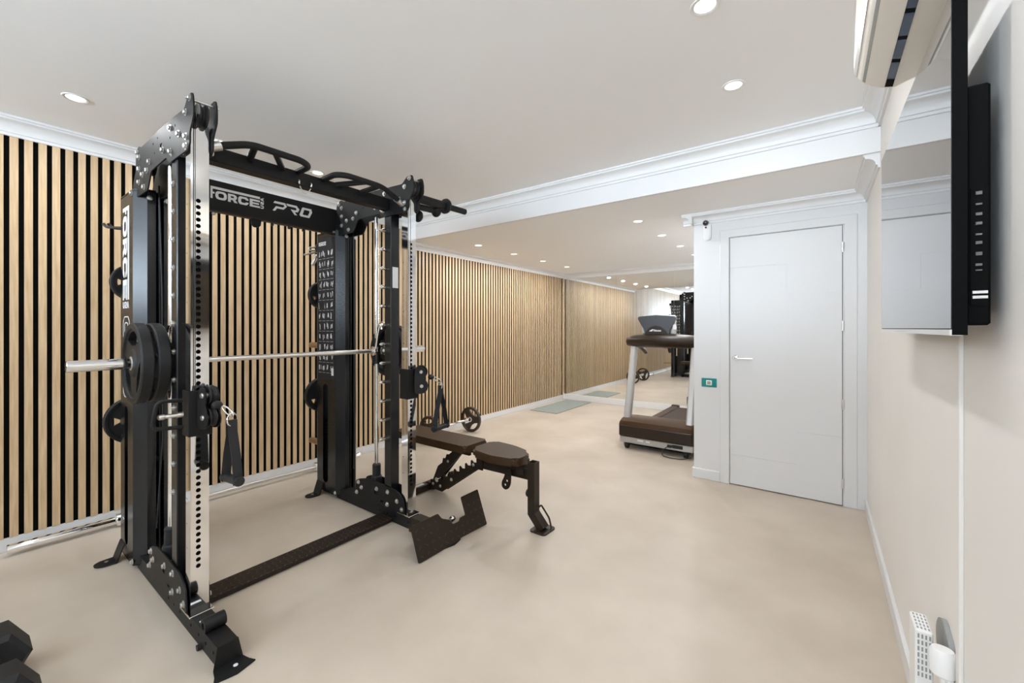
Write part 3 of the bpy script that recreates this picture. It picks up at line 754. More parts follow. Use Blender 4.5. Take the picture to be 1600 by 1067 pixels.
# exercise chart on the right tower, both faces
rng = random.Random(3)
def chart(ysurf, sgn, panel):
    ch_ = MB().box((-3.178, ysurf, .895), (-2.945, ysurf + sgn * .0012, 1.985)).build('exercise_chart', M_strap, panel, smooth=False); tag(ch_, 'black chart with rows of small white figures')
    mb = MB(); y0 = ysurf + sgn * .0013; y1 = ysurf + sgn * .0018
    for r_ in range(12):
        for c_ in range(4):
            bx = -3.165 + c_ * .055; bz = 1.86 - r_ * .080
            for q in range(3):
                px = bx + rng.uniform(.004, .036); pz = bz + rng.uniform(-.004, .012); tl = rng.uniform(-.008, .008)
                mb.beam((px, (y0 + y1) / 2, pz - rng.uniform(.010, .020)), (px + tl, (y0 + y1) / 2, pz + rng.uniform(.012, .022)), .0055, .0006, up=(0, 1, 0))
            mb.box((bx, y0, bz - .034), (bx + .042, y1, bz - .0325))
    f = mb.build('chart_figures', M_print, panel, smooth=False); f['kind'] = 'stuff'
    if sgn < 0:
        place_letters(letters(), (-3.165, y0, 1.93), (1, 0, 0), (0, 0, 1), .026, .028, .0006, M_print, 'chart_title', panel)
        MB().box((-2.985, y1, .93), (-2.955, y0, .985)).build('chart_badge', M_print, panel, smooth=False)
chart(YR - .058, -1, tside[2])
chart(YR + .115, 1, tside[3])
# floor plate between the uprights
fp = MB().box((-2.412, YL + .046, .004), (-2.285, YR - .036, .030), bev=.003).build('floor_crossmember', M_tread, R, smooth=False)
tp = MB()
for i in range(36):
    for j in range(5):
        x = -2.40 + .012 + j * .0255; y = YL + .07 + i * .0295
        a = PI / 4 if (i + j) % 2 else -PI / 4
        dx, dy = .009 * math.cos(a), .009 * math.sin(a)
        tp.beam((x - dx, y - dy, .0303), (x + dx, y + dy, .0303), .004, .0022)
t_o = tp.build('tread_pattern', M_worn, fp, smooth=False); t_o['kind'] = 'stuff'
# tilting foot plate in front of the right foot
def fpz(a, b):   # a along Y, b up the tilted plate
    return (-1.757 - b * .36, 1.525 + a, .004 + b * .935)
ol = rounded([(0, 0), (.30, 0), (.33, .008), (.575, .0), (.575, .225), (.415, .225), (.415, .115), (.365, .115), (.355, .10), (.30, .10), (.275, .135), (.225, .16), (.205, .195), (0, .195)], .008, 2)
q = MB(); A = [q.bm.verts.new(fpz(a, b)) for a, b in ol]
q.bm.faces.new(A); solid(q.bm, .007); bmesh.ops.recalc_face_normals(q.bm, faces=q.bm.faces[:])
fpo = tag(q.build('foot_plate', M_brownmetal, R, smooth=False), 'dark brown tilted tread plate with a U-shaped cut-out')
mb = MB()
for i in range(12):
    for j in range(4):
        a = .03 + i * .048; b = .025 + j * .045
        if .20 < a < .43 and b > .08: continue
        s_ = 1 if (i + j) % 2 else -1
        p0, p1 = Vector(fpz(a - .008, b - .006 * s_)), Vector(fpz(a + .008, b + .006 * s_)); nn = Vector((.935, 0, .36)) * .0085
        mb.beam(p0 + nn * .05, p1 + nn * .05, .004, .002, up=(.935, 0, .36))
o_ = mb.build('tread_pattern', M_worn, fpo, smooth=False); o_['kind'] = 'stuff'
MB().beam((-1.99, 1.70, .105), (-1.83, 1.70, .105), .075, .075, bev=.003).box((-2.0, 1.655, .06), (-1.97, 1.76, .09)).build('foot_plate_arm', M_brownmetal, R, smooth=False)
MB().cyl((-1.86, 1.80, .09), (-1.86, 1.875, .09), .010, 14).lathe([(0, 0), (.017, .002), (.020, .010), (.017, .024), (.006, .028), (0, .028)], (-1.86, 1.872, .09), (0, 1, 0), 16).build('foot_plate_pin', M_chrome, R)
# dip handles on the outside of the right upright
dh = MB().cyl((-2.13, YR + .03, 2.145), (-2.13, 2.08, 2.152), .029, 16).lathe([(0, 0), (.050, .003), (.054, .012), (.050, .026), (0, .030)], (-2.13, 2.075, 2.152), (0, 1, 0), 20).cyl((-2.13, 2.10, 2.153), (-2.13, 2.29, 2.157), .021, 14)
dh.build('dip_handle', M_black, R)
MB().cyl((-2.16, YR + .03, 2.10), (-2.16, 2.0, 2.108), .021, 14).sphere((-2.16, 2.03, 2.108), .041, 16, (1, .7, 1)).beam((-2.16, 1.93, 2.105), (-2.13, 2.04, 2.145), .03, .012).build('dip_handle', M_black, R)
MB().cyl((-2.18, YR + .03, 2.055), (-2.18, 1.86, 2.055), .014, 12).sphere((-2.18, 1.885, 2.045), .040, 16, (1, .6, 1)).build('dip_handle', M_black, R)
MB().cyl((-2.24, YR + .03, 2.035), (-2.24, 1.845, 2.035), .014, 12).sphere((-2.24, 1.85, 2.025), .038, 16, (1, .6, 1)).build('dip_handle', M_black, R)
# smith bar with sleeves, carriages and catches
BX, BZ = -2.49, 1.131
sb = MB().cyl((BX, YL - .03, BZ), (BX, YR + .04, BZ), .0135, 18).build('smith_bar', M_steel, R)
for ya, yb in ((.285, .612), (YR + .035, 2.20)):
    MB().cyl((BX, ya, BZ), (BX, yb, BZ), .0245, 24, ch=.002).build('bar_sleeve', M_chrome, sb)
for Yc in (YL, YR):
    MB().cyl((-2.50, Yc - .003, BZ - .09), (-2.50, Yc - .003, BZ + .09), .0255, 18).build('smith_carriage', M_blacksat, sb)
    MB().lathe([(.0135, 0), (.030, 0), (.033, .006), (.033, .014), (.024, .026), (.0135, .028)], (BX, Yc - .045, BZ), (0, 1, 0), 18).build('bar_collar', M_chrome, sb)
    MB().tube([(-2.47, Yc - .030, BZ + .01), (-2.45, Yc - .028, BZ + .12), (-2.435, Yc - .022, BZ + .185), (-2.40, Yc - .02 if Yc > 1 else Yc + .02, BZ + .20), (-2.375, Yc - .05 if Yc > 1 else Yc + .05, BZ + .175), (-2.375, Yc - .052 if Yc > 1 else Yc + .052, BZ + .15)], .0105, 10, fillet=.03).build('safety_catch', M_chrome, sb)
# J hook and hooks on the tower backs
MB().tube([(-3.19, YL + .01, 1.872), (-3.27, YL - .07, 1.868), (-3.30, YL - .10, 1.872), (-3.305, YL - .112, 1.89)], .008, 8, fillet=.02).tube([(-3.19, YL + .03, 1.872), (-3.28, YL - .05, 1.868), (-3.31, YL - .075, 1.875), (-3.315, YL - .09, 1.895)], .008, 8, fillet=.02).build('accessory_hook', M_brownmetal, R)
MB().box((-3.26, YR - .04, 1.90), (-3.19, YR + .04, 1.96), bev=.006).build('accessory_hook', M_black, R, smooth=False)

# ------------------------------------------------------------------ weight plates
def weight_plate(name, r, t, m, nh=3, label='', group=None, wide=1.0):
    """tri-grip plate lying about the local X axis, built at the origin; loc is the hub centre"""
    root = thing(name, label, 'weight plate', (0, 0, 0), group)
    body = MB()
    rin, rout = r * .36, r * (.80 if wide == 1 else .70)
    holes = [circle(0, 0, .0265, 16)]
    for k in range(nh):
        a0, a1 = 2*PI*k/nh + .30 / wide ** 2, 2*PI*(k+1)/nh - .30 / wide ** 2
        arc = [(rout * math.cos(a0 + (a1-a0)*q/8), rout * math.sin(a0 + (a1-a0)*q/8)) for q in range(9)]
        mid = (a0 + a1) / 2; ia0, ia1 = mid - (a1-a0) * .22, mid + (a1-a0) * .22
        arc += [(rin * 1.25 * math.cos(ia1 + (ia0-ia1)*q/4), rin * 1.25 * math.sin(ia1 + (ia0-ia1)*q/4)) for q in range(5)]
        holes.append(rounded(arc, r * .05, 2))
    body.plate(circle(0, 0, r * .9, 40), holes, 'x', -t * .28, t * .28)
    body.lathe([(r * .84, -t * .30), (r * .86, -t * .47), (r * .90, -t * .5), (r * .97, -t * .5), (r, -t * .38), (r, t * .38), (r * .97, t * .5), (r * .90, t * .5), (r * .86, t * .47), (r * .84, t * .30)], (0, 0, 0), (1, 0, 0), 44)
    body.lathe([(.0265, -t * .46), (rin * .85, -t * .46), (rin, -t * .28), (rin, t * .28), (rin * .85, t * .46), (.0265, t * .46)], (0, 0, 0), (1, 0, 0), 28)
    body.build('plate_body', m, root)
    MB().lathe([(.0258, -t * .5), (.032, -t * .5), (.032, t * .5), (.0258, t * .5), (.0258, -t * .5)], (0, 0, 0), (1, 0, 0), 24).build('hub_sleeve', M_steel, root)
    return root
M_rbrown = mat('brown_black_rubber', (0.035, 0.022, 0.013), 0.42)
def set_plate(o, loc, rz, rx=0.0): o.location = loc; o.rotation_euler = (rx, 0, rz)
big = weight_plate('weight_plate', .182, .046, M_rubber, label='black tri-grip weight plate, outermost on the left end of the smith bar')
set_plate(big, (BX, .508, BZ), PI / 2, 0.0); big.rotation_euler = (.5, 0, PI / 2)
def more(src, loc, rot, label, group):
    c = copy_tree(src, loc, None, label, group); c.rotation_euler = rot; return c
big['group'] = 'weight plates on the smith bar'
G1 = 'weight plates on the smith bar'
more(big, (BX, .5665, BZ), (1.2, 0, PI / 2), 'black tri-grip weight plate, inner one of the pair against the left smith upright', G1)
more(big, (BX, YR + .085, BZ), (.2, 0, PI / 2), 'black weight plate on the smith bar, against the right smith upright', G1)
more(big, (BX, YR + .145, BZ), (.9, 0, PI / 2), 'black weight plate on the right end of the smith bar, beyond its twin', G1)
small = weight_plate('weight_plate', .108, .035, M_rubber, label='small black weight plate on the upper rear peg of the left tower', group='weight plates stored behind the towers', wide=.62)
small.location = (-3.235, YL + .01, 1.555 + .0)
G2 = 'weight plates stored behind the towers'
more(small, (-3.25, YR + .01, 1.555), (.4, 0, 0), 'small black weight plate on the upper rear peg of the right tower', G2)
med = weight_plate('weight_plate', .135, .040, M_rubber, label='medium black weight plate on the lower rear peg of the left tower', group=G2, wide=.62)
med.location = (-3.235, YL + .01, .755)
more(med, (-3.25, YR + .01, .755), (.6, 0, 0), 'medium black weight plate on the lower rear peg of the right tower', G2)

# ------------------------------------------------------------------ cable handles
def cable_handle(st, drop, lab, spread, yaw, hyaw):
    """stirrup handle clipped to the cable stopper at st; built in world coordinates"""
    t = thing('cable_stirrup', lab, 'exercise handle', tuple(st), 'stirrup handles clipped to the pulleys')
    d = Vector((math.cos(yaw), math.sin(yaw), 0)); s_ = Vector((-d.y, d.x, 0))
    rg = st + d * .066 + Vector((0, 0, -.058))
    # carabiner
    a, b = st + d * .027 + Vector((0, 0, -.008)), rg + Vector((0, 0, .02))
    ax = (b - a).normalized(); L = (b - a).length; up_ = Vector((0, 0, 1)).cross(s_).normalized()
    pp = []
    nrm = ax.cross(s_).normalized()
    for q in range(14):
        an = 2 * PI * q / 14; pp.append(a + ax * (L / 2 + (L / 2 + .006) * math.cos(an)) + nrm * (.011 * math.sin(an)))
    MB().tube(pp, .0032, 7, closed=True).build('carabiner', M_chrome, t)
    MB().tube([rg + s_ * (.026 * math.cos(2*PI*q/18)) + Vector((0, 0, .026 * math.sin(2*PI*q/18))) for q in range(18)], .0032, 7, closed=True).build('ring', M_chrome, t)
    d = Vector((math.cos(hyaw), math.sin(hyaw), 0)); s_ = Vector((-d.y, d.x, 0))
    top = rg + Vector((0, 0, -.022)); e0, e1 = top - s_ * spread + Vector((0, 0, -drop)), top + s_ * spread + Vector((0, 0, -drop))
    mb = MB()
    for e, f in ((e0, -1), (e1, 1)):
        mb.ribbon([top + s_ * (f * .004) + Vector((0, 0, .02)), top + s_ * (f * .006) + Vector((0, 0, -.03)), top * .45 + e * .55 + s_ * (f * .006), e + Vector((0, 0, .02)), e + Vector((0, 0, -.014))], .036, .004, d)
    mb.build('strap', M_strap, t)
    g = MB().lathe([(0, -.016), (.019, -.016), (.021, -.010), (.018, 0), (.018, (e1 - e0).length), (.021, (e1 - e0).length + .010), (.019, (e1 - e0).length + .016), (0, (e1 - e0).length + .016)], e0, (e1 - e0), 18)
    g.build('grip', M_rubber, t)
    return t
cable_handle(stL, .225, 'black stirrup handle hanging from the left pulley carriage', .045, .55, -1.45)
cable_handle(stR, .255, 'black stirrup handle hanging from the right pulley carriage, above the bench', .060, 1.15, .15)

# metal row handle hanging behind the right tower
rh = thing('rowing_grip', 'polished metal row handle hanging behind the right tower', 'exercise handle', (-3.25, 1.75, 1.92))
MB().tube([(-3.25, 1.80, 1.955), (-3.25, 1.735, 1.935), (-3.25, 1.69, 1.925), (-3.25, 1.70, 1.905), (-3.25, 1.76, 1.912)], .006, 8, fillet=.015).tube([(-3.25, 1.80, 1.925), (-3.25, 1.74, 1.895), (-3.25, 1.655, 1.865)], .007, 8).tube([(-3.25, 1.80, 1.91), (-3.25, 1.765, 1.87), (-3.25, 1.73, 1.79), (-3.25, 1.715, 1.80), (-3.25, 1.75, 1.88)], .006, 8, fillet=.01).build('bent_bars', M_steel, rh)
MB().sphere((-3.24, 1.795, 1.93), .032, 12, (.8, 1, 1)).build('swivel', M_rubber, rh)

# ------------------------------------------------------------------ bench
bn = thing('weight_bench', 'adjustable flat bench with dark brown vinyl pads', 'bench', (-1.95, 2.30, 0))
def pad(poly, z0, z1, name, bev):
    m_ = MB(); m_.plate(rounded(poly, .055 if name == 'seat_pad' else .022, 5), [], 'z', z0, z1, bev=bev)
    return m_.build(name, M_leather, bn, ang=60)
pad([(-2.825, 2.175), (-2.02, 2.172), (-2.02, 2.42), (-2.825, 2.42)], .397, .45, 'backrest_pad', .014)
pad([(-1.965, 2.168), (-1.75, 2.125), (-1.57, 2.155), (-1.555, 2.22), (-1.575, 2.345), (-1.75, 2.41), (-1.965, 2.425)], .397, .45, 'seat_pad', .014)
MB().box((-1.93, 2.23, .375), (-1.60, 2.37, .398), bev=.003).box((-1.63, 2.255, .32), (-1.575, 2.345, .385), bev=.003).build('seat_bracket', M_brownmetal, bn, smooth=False)
MB().box((-2.70, 2.25, .36), (-2.05, 2.275, .398), bev=.003).box((-2.70, 2.32, .36), (-2.05, 2.345, .398), bev=.003).build('backrest_bracket', M_brownmetal, bn, smooth=False)
MB().beam((-1.50, 2.295, .325), (-2.0, 2.295, .318), .055, .07, bev=.003).build('main_beam', M_brownmetal, bn, smooth=False)
# notched ladder plates
pts = [(-1.93, .345), (-1.93, .275), (-1.985, .275), (-2.34, .035), (-2.47, .035), (-2.47, .10), (-2.38, .115)]
dirx, dirz = (-1.96 + 2.36), (.345 - .115)
teeth = []
n = 7
for k in range(n):
    t0 = k / n; x0_ = -2.36 + dirx * t0; z0_ = .12 + dirz * t0
    teeth += [(x0_, z0_), (x0_ + .030, z0_ + .004), (x0_ + .030, z0_ + .042), (x0_ + .040, z0_ + .048)]
for y in (2.262, 2.325):
    lp = MB().plate([(-1.93, .275), (-1.985, .275), (-2.34, .03), (-2.47, .03), (-2.47, .10), (-2.40, .115)] + teeth + [(-1.95, .358), (-1.93, .358)], [], 'y', y - .003, y + .003).build('ladder_plate', M_brownmetal, bn, smooth=False)
    bolts(lp, [(-2.02, .30), (-2.24, .145), (-2.36, .07), (-2.44, .07)], y - .003, r=.009)
MB().beam((-1.96, 2.2935, .318), (-2.40, 2.2935, .045), .045, .04, bev=.002).build('sloping_beam', M_brownmetal, bn, smooth=False)
# backrest strut with stepped edge
st_pts = [(-2.13, .392), (-2.20, .392), (-2.28, .325), (-2.305, .322), (-2.318, .29), (-2.345, .285), (-2.352, .25), (-2.40, .215), (-2.455, .10), (-2.40, .085), (-2.30, .20)]
stt = MB().plate(st_pts, [], 'y', 2.272, 2.278).plate(st_pts, [], 'y', 2.309, 2.315).build('backrest_strut', M_brownmetal, bn, smooth=False)
MB().beam((-2.14, 2.262, .375), (-2.40, 2.262, .115), .012, .03).build('strut_bar', M_brownmetal, bn, smooth=False)
bolts(stt, [(-2.17, .375), (-2.29, .27)], 2.272, r=.008)
MB().tube([(-2.36, 2.255, .13), (-2.36, 2.30, .15), (-2.36, 2.34, .13)], .008, 8).lathe([(0, 0), (.018, 0), (.018, .03), (0, .03)], (-2.36, 2.25, .13), (0, -1, 0), 12).build('locking_knob', M_chrome, bn)
MB().lathe([(0, -.02), (.045, -.02), (.048, 0), (.045, .02), (0, .02)], (-2.255, 2.2935, .15), (0, 1, 0), 18).build('roller', M_leather, bn)
# rear foot
MB().box((-2.56, 2.10, .0), (-2.50, 2.49, .055), bev=.004).beam((-2.44, 2.295, .045), (-2.53, 2.295, .035), .05, .05).build('rear_foot', M_brownmetal, bn, smooth=False)
MB().box((-2.545, 2.11, .0552), (-2.515, 2.24, .0562)).build('foot_label', M_greyp, bn, smooth=False)
# front post
fpst = MB()
fpst.box((-1.518, 2.222, .085), (-1.514, 2.282, .425)).box((-1.47, 2.222, .085), (-1.466, 2.282, .425)).box((-1.514, 2.222, .085), (-1.47, 2.226, .425)).box((-1.514, 2.278, .085), (-1.47, 2.282, .425))
fpst.mi = 1; fpst.box((-1.513, 2.227, .09), (-1.471, 2.277, .36)); fpst.mi = 0
fpst.beam((-1.495, 2.252, .10), (-1.415, 2.252, .012), .06, .052, up=(1, 0, .3))
fpst.build('front_post', [M_brownmetal, M_dark], bn, smooth=False)
MB().plate(rounded([(-1.485, 2.187), (-1.368, 2.187), (-1.365, 2.322), (-1.484, 2.325)], .022, 4), [], 'z', .0, .010, bev=.002).build('foot_plate', M_brownmetal, bn, smooth=False)
MB().tube([(-1.464, 2.27, .13), (-1.452, 2.282, .145), (-1.40, 2.295, .07), (-1.385, 2.297, .012)], .006, 8, fillet=.012).build('lift_handle', M_brownmetal, bn)
MB().beam((-1.515, 2.252, .335), (-1.50, 2.295, .327), .03, .05).build('post_joint', M_brownmetal, bn, smooth=False)
MB().plate(rounded([(-1.70, .335), (-1.655, .345), (-1.66, .25), (-1.675, .215), (-1.705, .20), (-1.735, .215), (-1.735, .25), (-1.715, .285)], .015, 3), [circle(-1.705, .235, .008, 10), circle(-1.69, .265, .008, 10)], 'y', 2.228, 2.234).build('adjuster_tab', M_brownmetal, bn, smooth=False)
MB().lathe([(0, 0), (.024, 0), (.026, .004), (.026, .018), (.022, .022), (0, .022)], (-1.518, 2.252, .215), (-1, 0, 0), 16).cyl((-1.52, 2.252, .215), (-1.535, 2.252, .215), .01, 10).build('star_knob', M_rubber, bn)

# ------------------------------------------------------------------ treadmill
tm = thing('treadmill', 'treadmill with brown motor hood and grey console facing the mirror', 'treadmill', (-1.37, 5.25, 0))
x0, x1 = -1.745, -.99
hood = MB(); secs = []
prof = [(4.30, .135), (4.285, .16), (4.285, .255), (4.30, .30), (4.36, .325), (4.50, .335), (4.62, .315), (4.70, .25), (4.70, .135)]
def ring_at(x, k): return [hood.bm.verts.new((x, y + (k * .02 if i < 5 else 0), z - (k * .02 if 2 < i < 8 else 0))) for i, (y, z) in enumerate(prof)]
rs = [ring_at(x, k) for x, k in ((x0, 1), (x0 + .02, .2), (x0 + .12, 0), (x1 - .12, 0), (x1 - .02, .2), (x1, 1))]
for A, B in zip(rs, rs[1:]):
    for i in range(len(prof)): hood.bm.faces.new([A[i], A[(i+1) % len(prof)], B[(i+1) % len(prof)], B[i]])
hood.bm.faces.new(rs[0]); hood.bm.faces.new(rs[-1][::-1]); bmesh.ops.recalc_face_normals(hood.bm, faces=hood.bm.faces[:])
hd = hood.build('motor_hood', M_hood, tm, ang=40)
MB().box((x0 + .008, 4.280, .145), (x1 - .008, 4.30, .256), bev=.006).build('hood_front', M_hooddark, tm, smooth=False)
MB().box((x0 + .004, 4.31, .066), (x1 - .004, 4.70, .136), bev=.008).build('base_frame', M_silver, tm, smooth=False)
MB().box((x0 + .05, 4.40, .03), (x1 - .05, 4.66, .066)).build('under_tray', M_dark, tm, smooth=False)
for x in (x0 + .075, x1 - .075):
    MB().lathe([(0, -.020), (.026, -.020), (.032, -.014), (.032, .014), (.026, .020), (0, .020)], (x, 4.345, .034), (1, 0, 0), 16).box((x - .028, 4.33, .03), (x + .028, 4.36, .07)).build('caster', M_rubber, tm)
MB().box((x1 - .20, 4.303, .088), (x1 - .10, 4.312, .122), bev=.003).box((x1 - .245, 4.285, .092), (x1 - .20, 4.31, .118), bev=.004).build('power_socket', M_rubber, tm, smooth=False)
MB().tube([(x1 - .24, 4.288, .10), (x1 - .29, 4.262, .06), (x1 - .28, 4.25, .012), (x1 - .19, 4.235, .006), (x1 - .09, 4.25, .01), (x1 - .02, 4.31, .02)], .0045, 6, fillet=.03).build('power_cord', M_rubber, tm)
MB().box((x0 + .20, 4.3085, .10), (x0 + .26, 4.3105, .118)).box((x0 + .29, 4.3085, .10), (x0 + .33, 4.3105, .115)).build('rating_label', M_print, tm, smooth=False)
MB().box((x0 + .115, 4.60, .085), (x1 - .115, 6.22, .155), bev=.004).build('running_belt', M_belt, tm, smooth=False)
for a, b in ((x0 + .02, x0 + .115), (x1 - .115, x1 - .02)):
    MB().box((a, 4.62, .06), (b, 6.20, .172), bev=.01).build('side_rail', M_hood, tm, smooth=False)
    MB().box((a - .004, 6.20, .05), (b + .008, 6.27, .185), bev=.014, seg=2).build('rail_end_cap', M_hooddark, tm)
MB().cyl((x0 + .10, 6.2, .04), (x1 - .10, 6.2, .04), .035, 14).build('rear_roller', M_rubber, tm)
for x in (x0 + .055, x1 - .055):
    MB().beam((x, 4.40, .27), (x, 4.63, 1.10), .066, .085, up=(0, 1, 0), bev=.012).build('upright', M_silver, tm, smooth=False)
    MB().tube([(x, 4.64, 1.11), (x, 4.85, 1.06), (x, 5.0, 1.0)], .022, 10, fillet=.08).build('side_handle', M_hooddark, tm)
bar = MB(); rs = []
for x, k in ((-1.785, .25), (-1.77, .7), (-1.70, .95), (-1.50, 1.05), (-1.3675, 1.1), (-1.235, 1.05), (-1.035, .95), (-.965, .7), (-.95, .25)):
    cz = 1.145 + .02 * (1 - ((x + 1.3675) / .41) ** 2)
    rs.append([bar.bm.verts.new((x, 4.66 + .12 * k * math.cos(a) - .05 * (1 - ((x + 1.3675) / .41) ** 2), cz + .082 * k * math.sin(a) * (1 if math.sin(a) < 0 else .75))) for a in [2*PI*q/16 for q in range(16)]])
for A, B in zip(rs, rs[1:]):
    for i in range(16): bar.bm.faces.new([A[i], A[(i+1) % 16], B[(i+1) % 16], B[i]])
bar.bm.faces.new(rs[0]); bar.bm.faces.new(rs[-1][::-1]); bmesh.ops.recalc_face_normals(bar.bm, faces=bar.bm.faces[:])
bar.build('handle_console', M_hooddark, tm, ang=60)
cs = MB().plate(rounded([(-1.55, 1.215), (-1.29, 1.215), (-1.285, 1.28), (-1.255, 1.33), (-1.225, 1.40), (-1.24, 1.418), (-1.43, 1.432), (-1.62, 1.418), (-1.635, 1.40), (-1.595, 1.33), (-1.565, 1.28)], .012, 3), [], 'y', 4.56, 4.61, bev=.008)
con = cs.build('console', M_console, tm, ang=50)
MB().box((-1.60, 4.612, 1.22), (-1.24, 4.66, 1.43), bev=.012).build('console_face', M_silver, tm, smooth=False)
MB().plate([(-1.55, 1.225), (-1.30, 1.225), (-1.325, 1.265), (-1.375, 1.305), (-1.43, 1.318), (-1.485, 1.305), (-1.53, 1.265)], [], 'y', 4.552, 4.561, bev=.004).build('console_cowl', M_hooddark, con)
MB().lathe([(0, 0), (.006, 0), (.006, .003), (0, .003)], (-1.43, 4.56, 1.40), (0, -1, 0), 10).build('console_screw', M_rubber, con)
text_mesh('lettering', 'Fitness', .030, frame_mtx((-1.455, 4.5512, 1.255), (1, 0, 0), (0, 0, 1)), M_print, con, off=.0006)
MB().plate([(-1.485, 1.255), (-1.470, 1.255), (-1.455, 1.278), (-1.47, 1.278)], [], 'y', 4.5505, 4.552).plate([(-1.50, 1.255), (-1.49, 1.255), (-1.475, 1.27), (-1.485, 1.27)], [], 'y', 4.5505, 4.552).build('logo', M_print, con, smooth=False)
MB().box((-1.262, 4.585, 1.275), (-1.225, 4.60, 1.33), bev=.003).build('safety_key', M_plastic, con, smooth=False)

# ------------------------------------------------------------------ bars along the slatted wall
ob = thing('olympic_barbell', 'long chrome olympic barbell lying on the floor against the slatted wall', 'barbell', (-3.67, 1.3, 0))
MB().cyl((-3.675, .64, .041), (-3.65, 1.97, .041), .0145, 16).build('shaft', M_steel, ob)
for (a, b), cy in (((.193, .64), .645), ((1.965, 2.40), 1.95)):
    xx = lambda y: -3.675 + (y - .64) * .0188
    MB().cyl((xx(a), a, .041), (xx(b), b, .041), .0255, 24, ch=.002).build('sleeve', M_chrome, ob)
    MB().lathe([(.0145, 0), (.0385, 0), (.041, .003), (.041, .024), (.0385, .027), (.0145, .027)], (xx(cy), cy, .041), (.0188, 1, 0), 24).build('collar', M_chrome, ob)
ez = thing('curl_bar', 'chrome curl bar carrying two plates by the slatted wall', 'barbell', (-3.52, 3.52, 0))
zz = .155
MB().tube([(-3.50, 3.24, zz), (-3.50, 3.32, zz), (-3.53, 3.40, zz), (-3.48, 3.48, zz), (-3.48, 3.57, zz), (-3.53, 3.65, zz), (-3.50, 3.73, zz), (-3.50, 3.80, zz)], .0135, 12, fillet=.03).build('shaft', M_steel, ez)
for a, b, c in ((3.02, 3.25, 3.235), (3.80, 4.03, 3.79)):
    MB().cyl((-3.50, a, zz), (-3.50, b, zz), .0245, 20, ch=.002).build('sleeve', M_chrome, ez)
    MB().lathe([(.0135, 0), (.036, 0), (.036, .02), (.0135, .02)], (-3.50, c, zz), (0, 1, 0), 20).build('collar', M_chrome, ez)
ezp = weight_plate('weight_plate', .155, .04, M_rbrown, label='brown-black tri-grip plate on the curl bar end hidden behind the bench', group='plates on the curl bar')
ezp.location = (-3.50, 3.19, zz); ezp.rotation_euler = (.3, 0, PI / 2)
more(ezp, (-3.50, 3.87, zz), (1.0, 0, PI / 2), 'brown-black tri-grip plate on the far end of the curl bar', 'plates on the curl bar')

# exercise mat near the mirror
mm = MB(); nx, ny = 10, 24
gv = []
for i in range(nx + 1):
    row = []
    for j in range(ny + 1):
        a, b = i / nx, j / ny
        x = -3.66 + .48 * a; y = 5.43 + 1.17 * b
        z = .010 + .02 * math.exp(-((a - .12) / .12) ** 2 - ((b - .16) / .04) ** 2) + .012 * math.exp(-((a - .35) / .2) ** 2 - ((b - .10) / .03) ** 2)
        row.append(mm.bm.verts.new((x, y, z)))
    gv.append(row)
for i in range(nx):
    for j in range(ny): mm.bm.faces.new([gv[i][j], gv[i+1][j], gv[i+1][j+1], gv[i][j+1]])
solid(mm.bm, .008); bmesh.ops.recalc_face_normals(mm.bm, faces=mm.bm.faces[:])
tag(mm.build('exercise_mat', M_mat, None, ang=50), 'grey-green exercise mat on the floor by the slatted wall near the mirror', 'mat')

# dumbbell at the left edge
db = thing('hex_dumbbell', 'black rubber hex dumbbell on the floor at the left edge', 'dumbbell', (-2.27, .085, 0))
for xa, xb_ in ((-2.50, -2.345), (-2.19, -2.055)):
    hx = MB(); r = .104; cz = .0905
    rr = []
    for x, s_ in ((xa, .84), (xa + .018, 1), (xb_ - .018, 1), (xb_, .84)):
        rr.append([hx.bm.verts.new((x, .083 + r * s_ * math.cos(PI/3*k), cz + r * s_ * math.sin(PI/3*k))) for k in range(6)])
    for A, B in zip(rr, rr[1:]):
        for k in range(6): hx.bm.faces.new([A[k], A[(k+1) % 6], B[(k+1) % 6], B[k]])
    hx.bm.faces.new(rr[0]); hx.bm.faces.new(rr[-1][::-1]); bmesh.ops.recalc_face_normals(hx.bm, faces=hx.bm.faces[:])
    hx.build('hex_head', M_rubber, db, smooth=False)
MB().lathe([(0, 0), (.015, 0), (.018, .05), (.019, .08), (.018, .11), (.015, .16), (0, .16)], (-2.35, .083, .0905), (1, 0, 0), 16).build('grip', M_steel, db)

# ------------------------------------------------------------------ things on the walls
tv = thing('television', 'slim black flat television with a glossy screen on the right wall', 'television', (.20, 1.585, 1.285))
x_near, x_far, yn, yf_, zb, zt = .196, .186, 1.10, 2.07, 1.283, 1.915
def tvbox(dx0, dx1, y0, y1, z0, z1, m, name):
    q = MB()
    def X(y): return x_near + (x_far - x_near) * (y - yn) / (yf_ - yn)
    vs = [q.bm.verts.new((X(y) + dx, y, z)) for y in (y0, y1) for dx, z in ((dx0, z0), (dx1, z0), (dx1, z1), (dx0, z1))]
    for f in ((0,1,2,3), (7,6,5,4), (0,4,5,1), (1,5,6,2), (2,6,7,3), (3,7,4,0)): q.bm.faces.new([vs[i] for i in f])
    bmesh.ops.recalc_face_normals(q.bm, faces=q.bm.faces[:])
    return q.build(name, m, tv, smooth=False)
tvbox(0, .020, yn, yf_, zb - .006, zt, M_tvblack, 'casing')
tvbox(-.0012, 0, yn + .002, yf_ - .002, zb + .006, zt - .002, M_screen, 'screen')
tvbox(-.003, .014, yn + .001, yf_ - .001, zb - .007, zb + .004, M_steel, 'bottom_trim')
bk = MB().box((.216, 1.115, 1.295), (.248, 1.95, 1.735), bev=.004).build('rear_housing', M_tvblack, tv, smooth=False)
MB().box((.222, 1.1125, 1.33), (.244, 1.1155, 1.545)).build('port_recess', M_dark, bk, smooth=False)
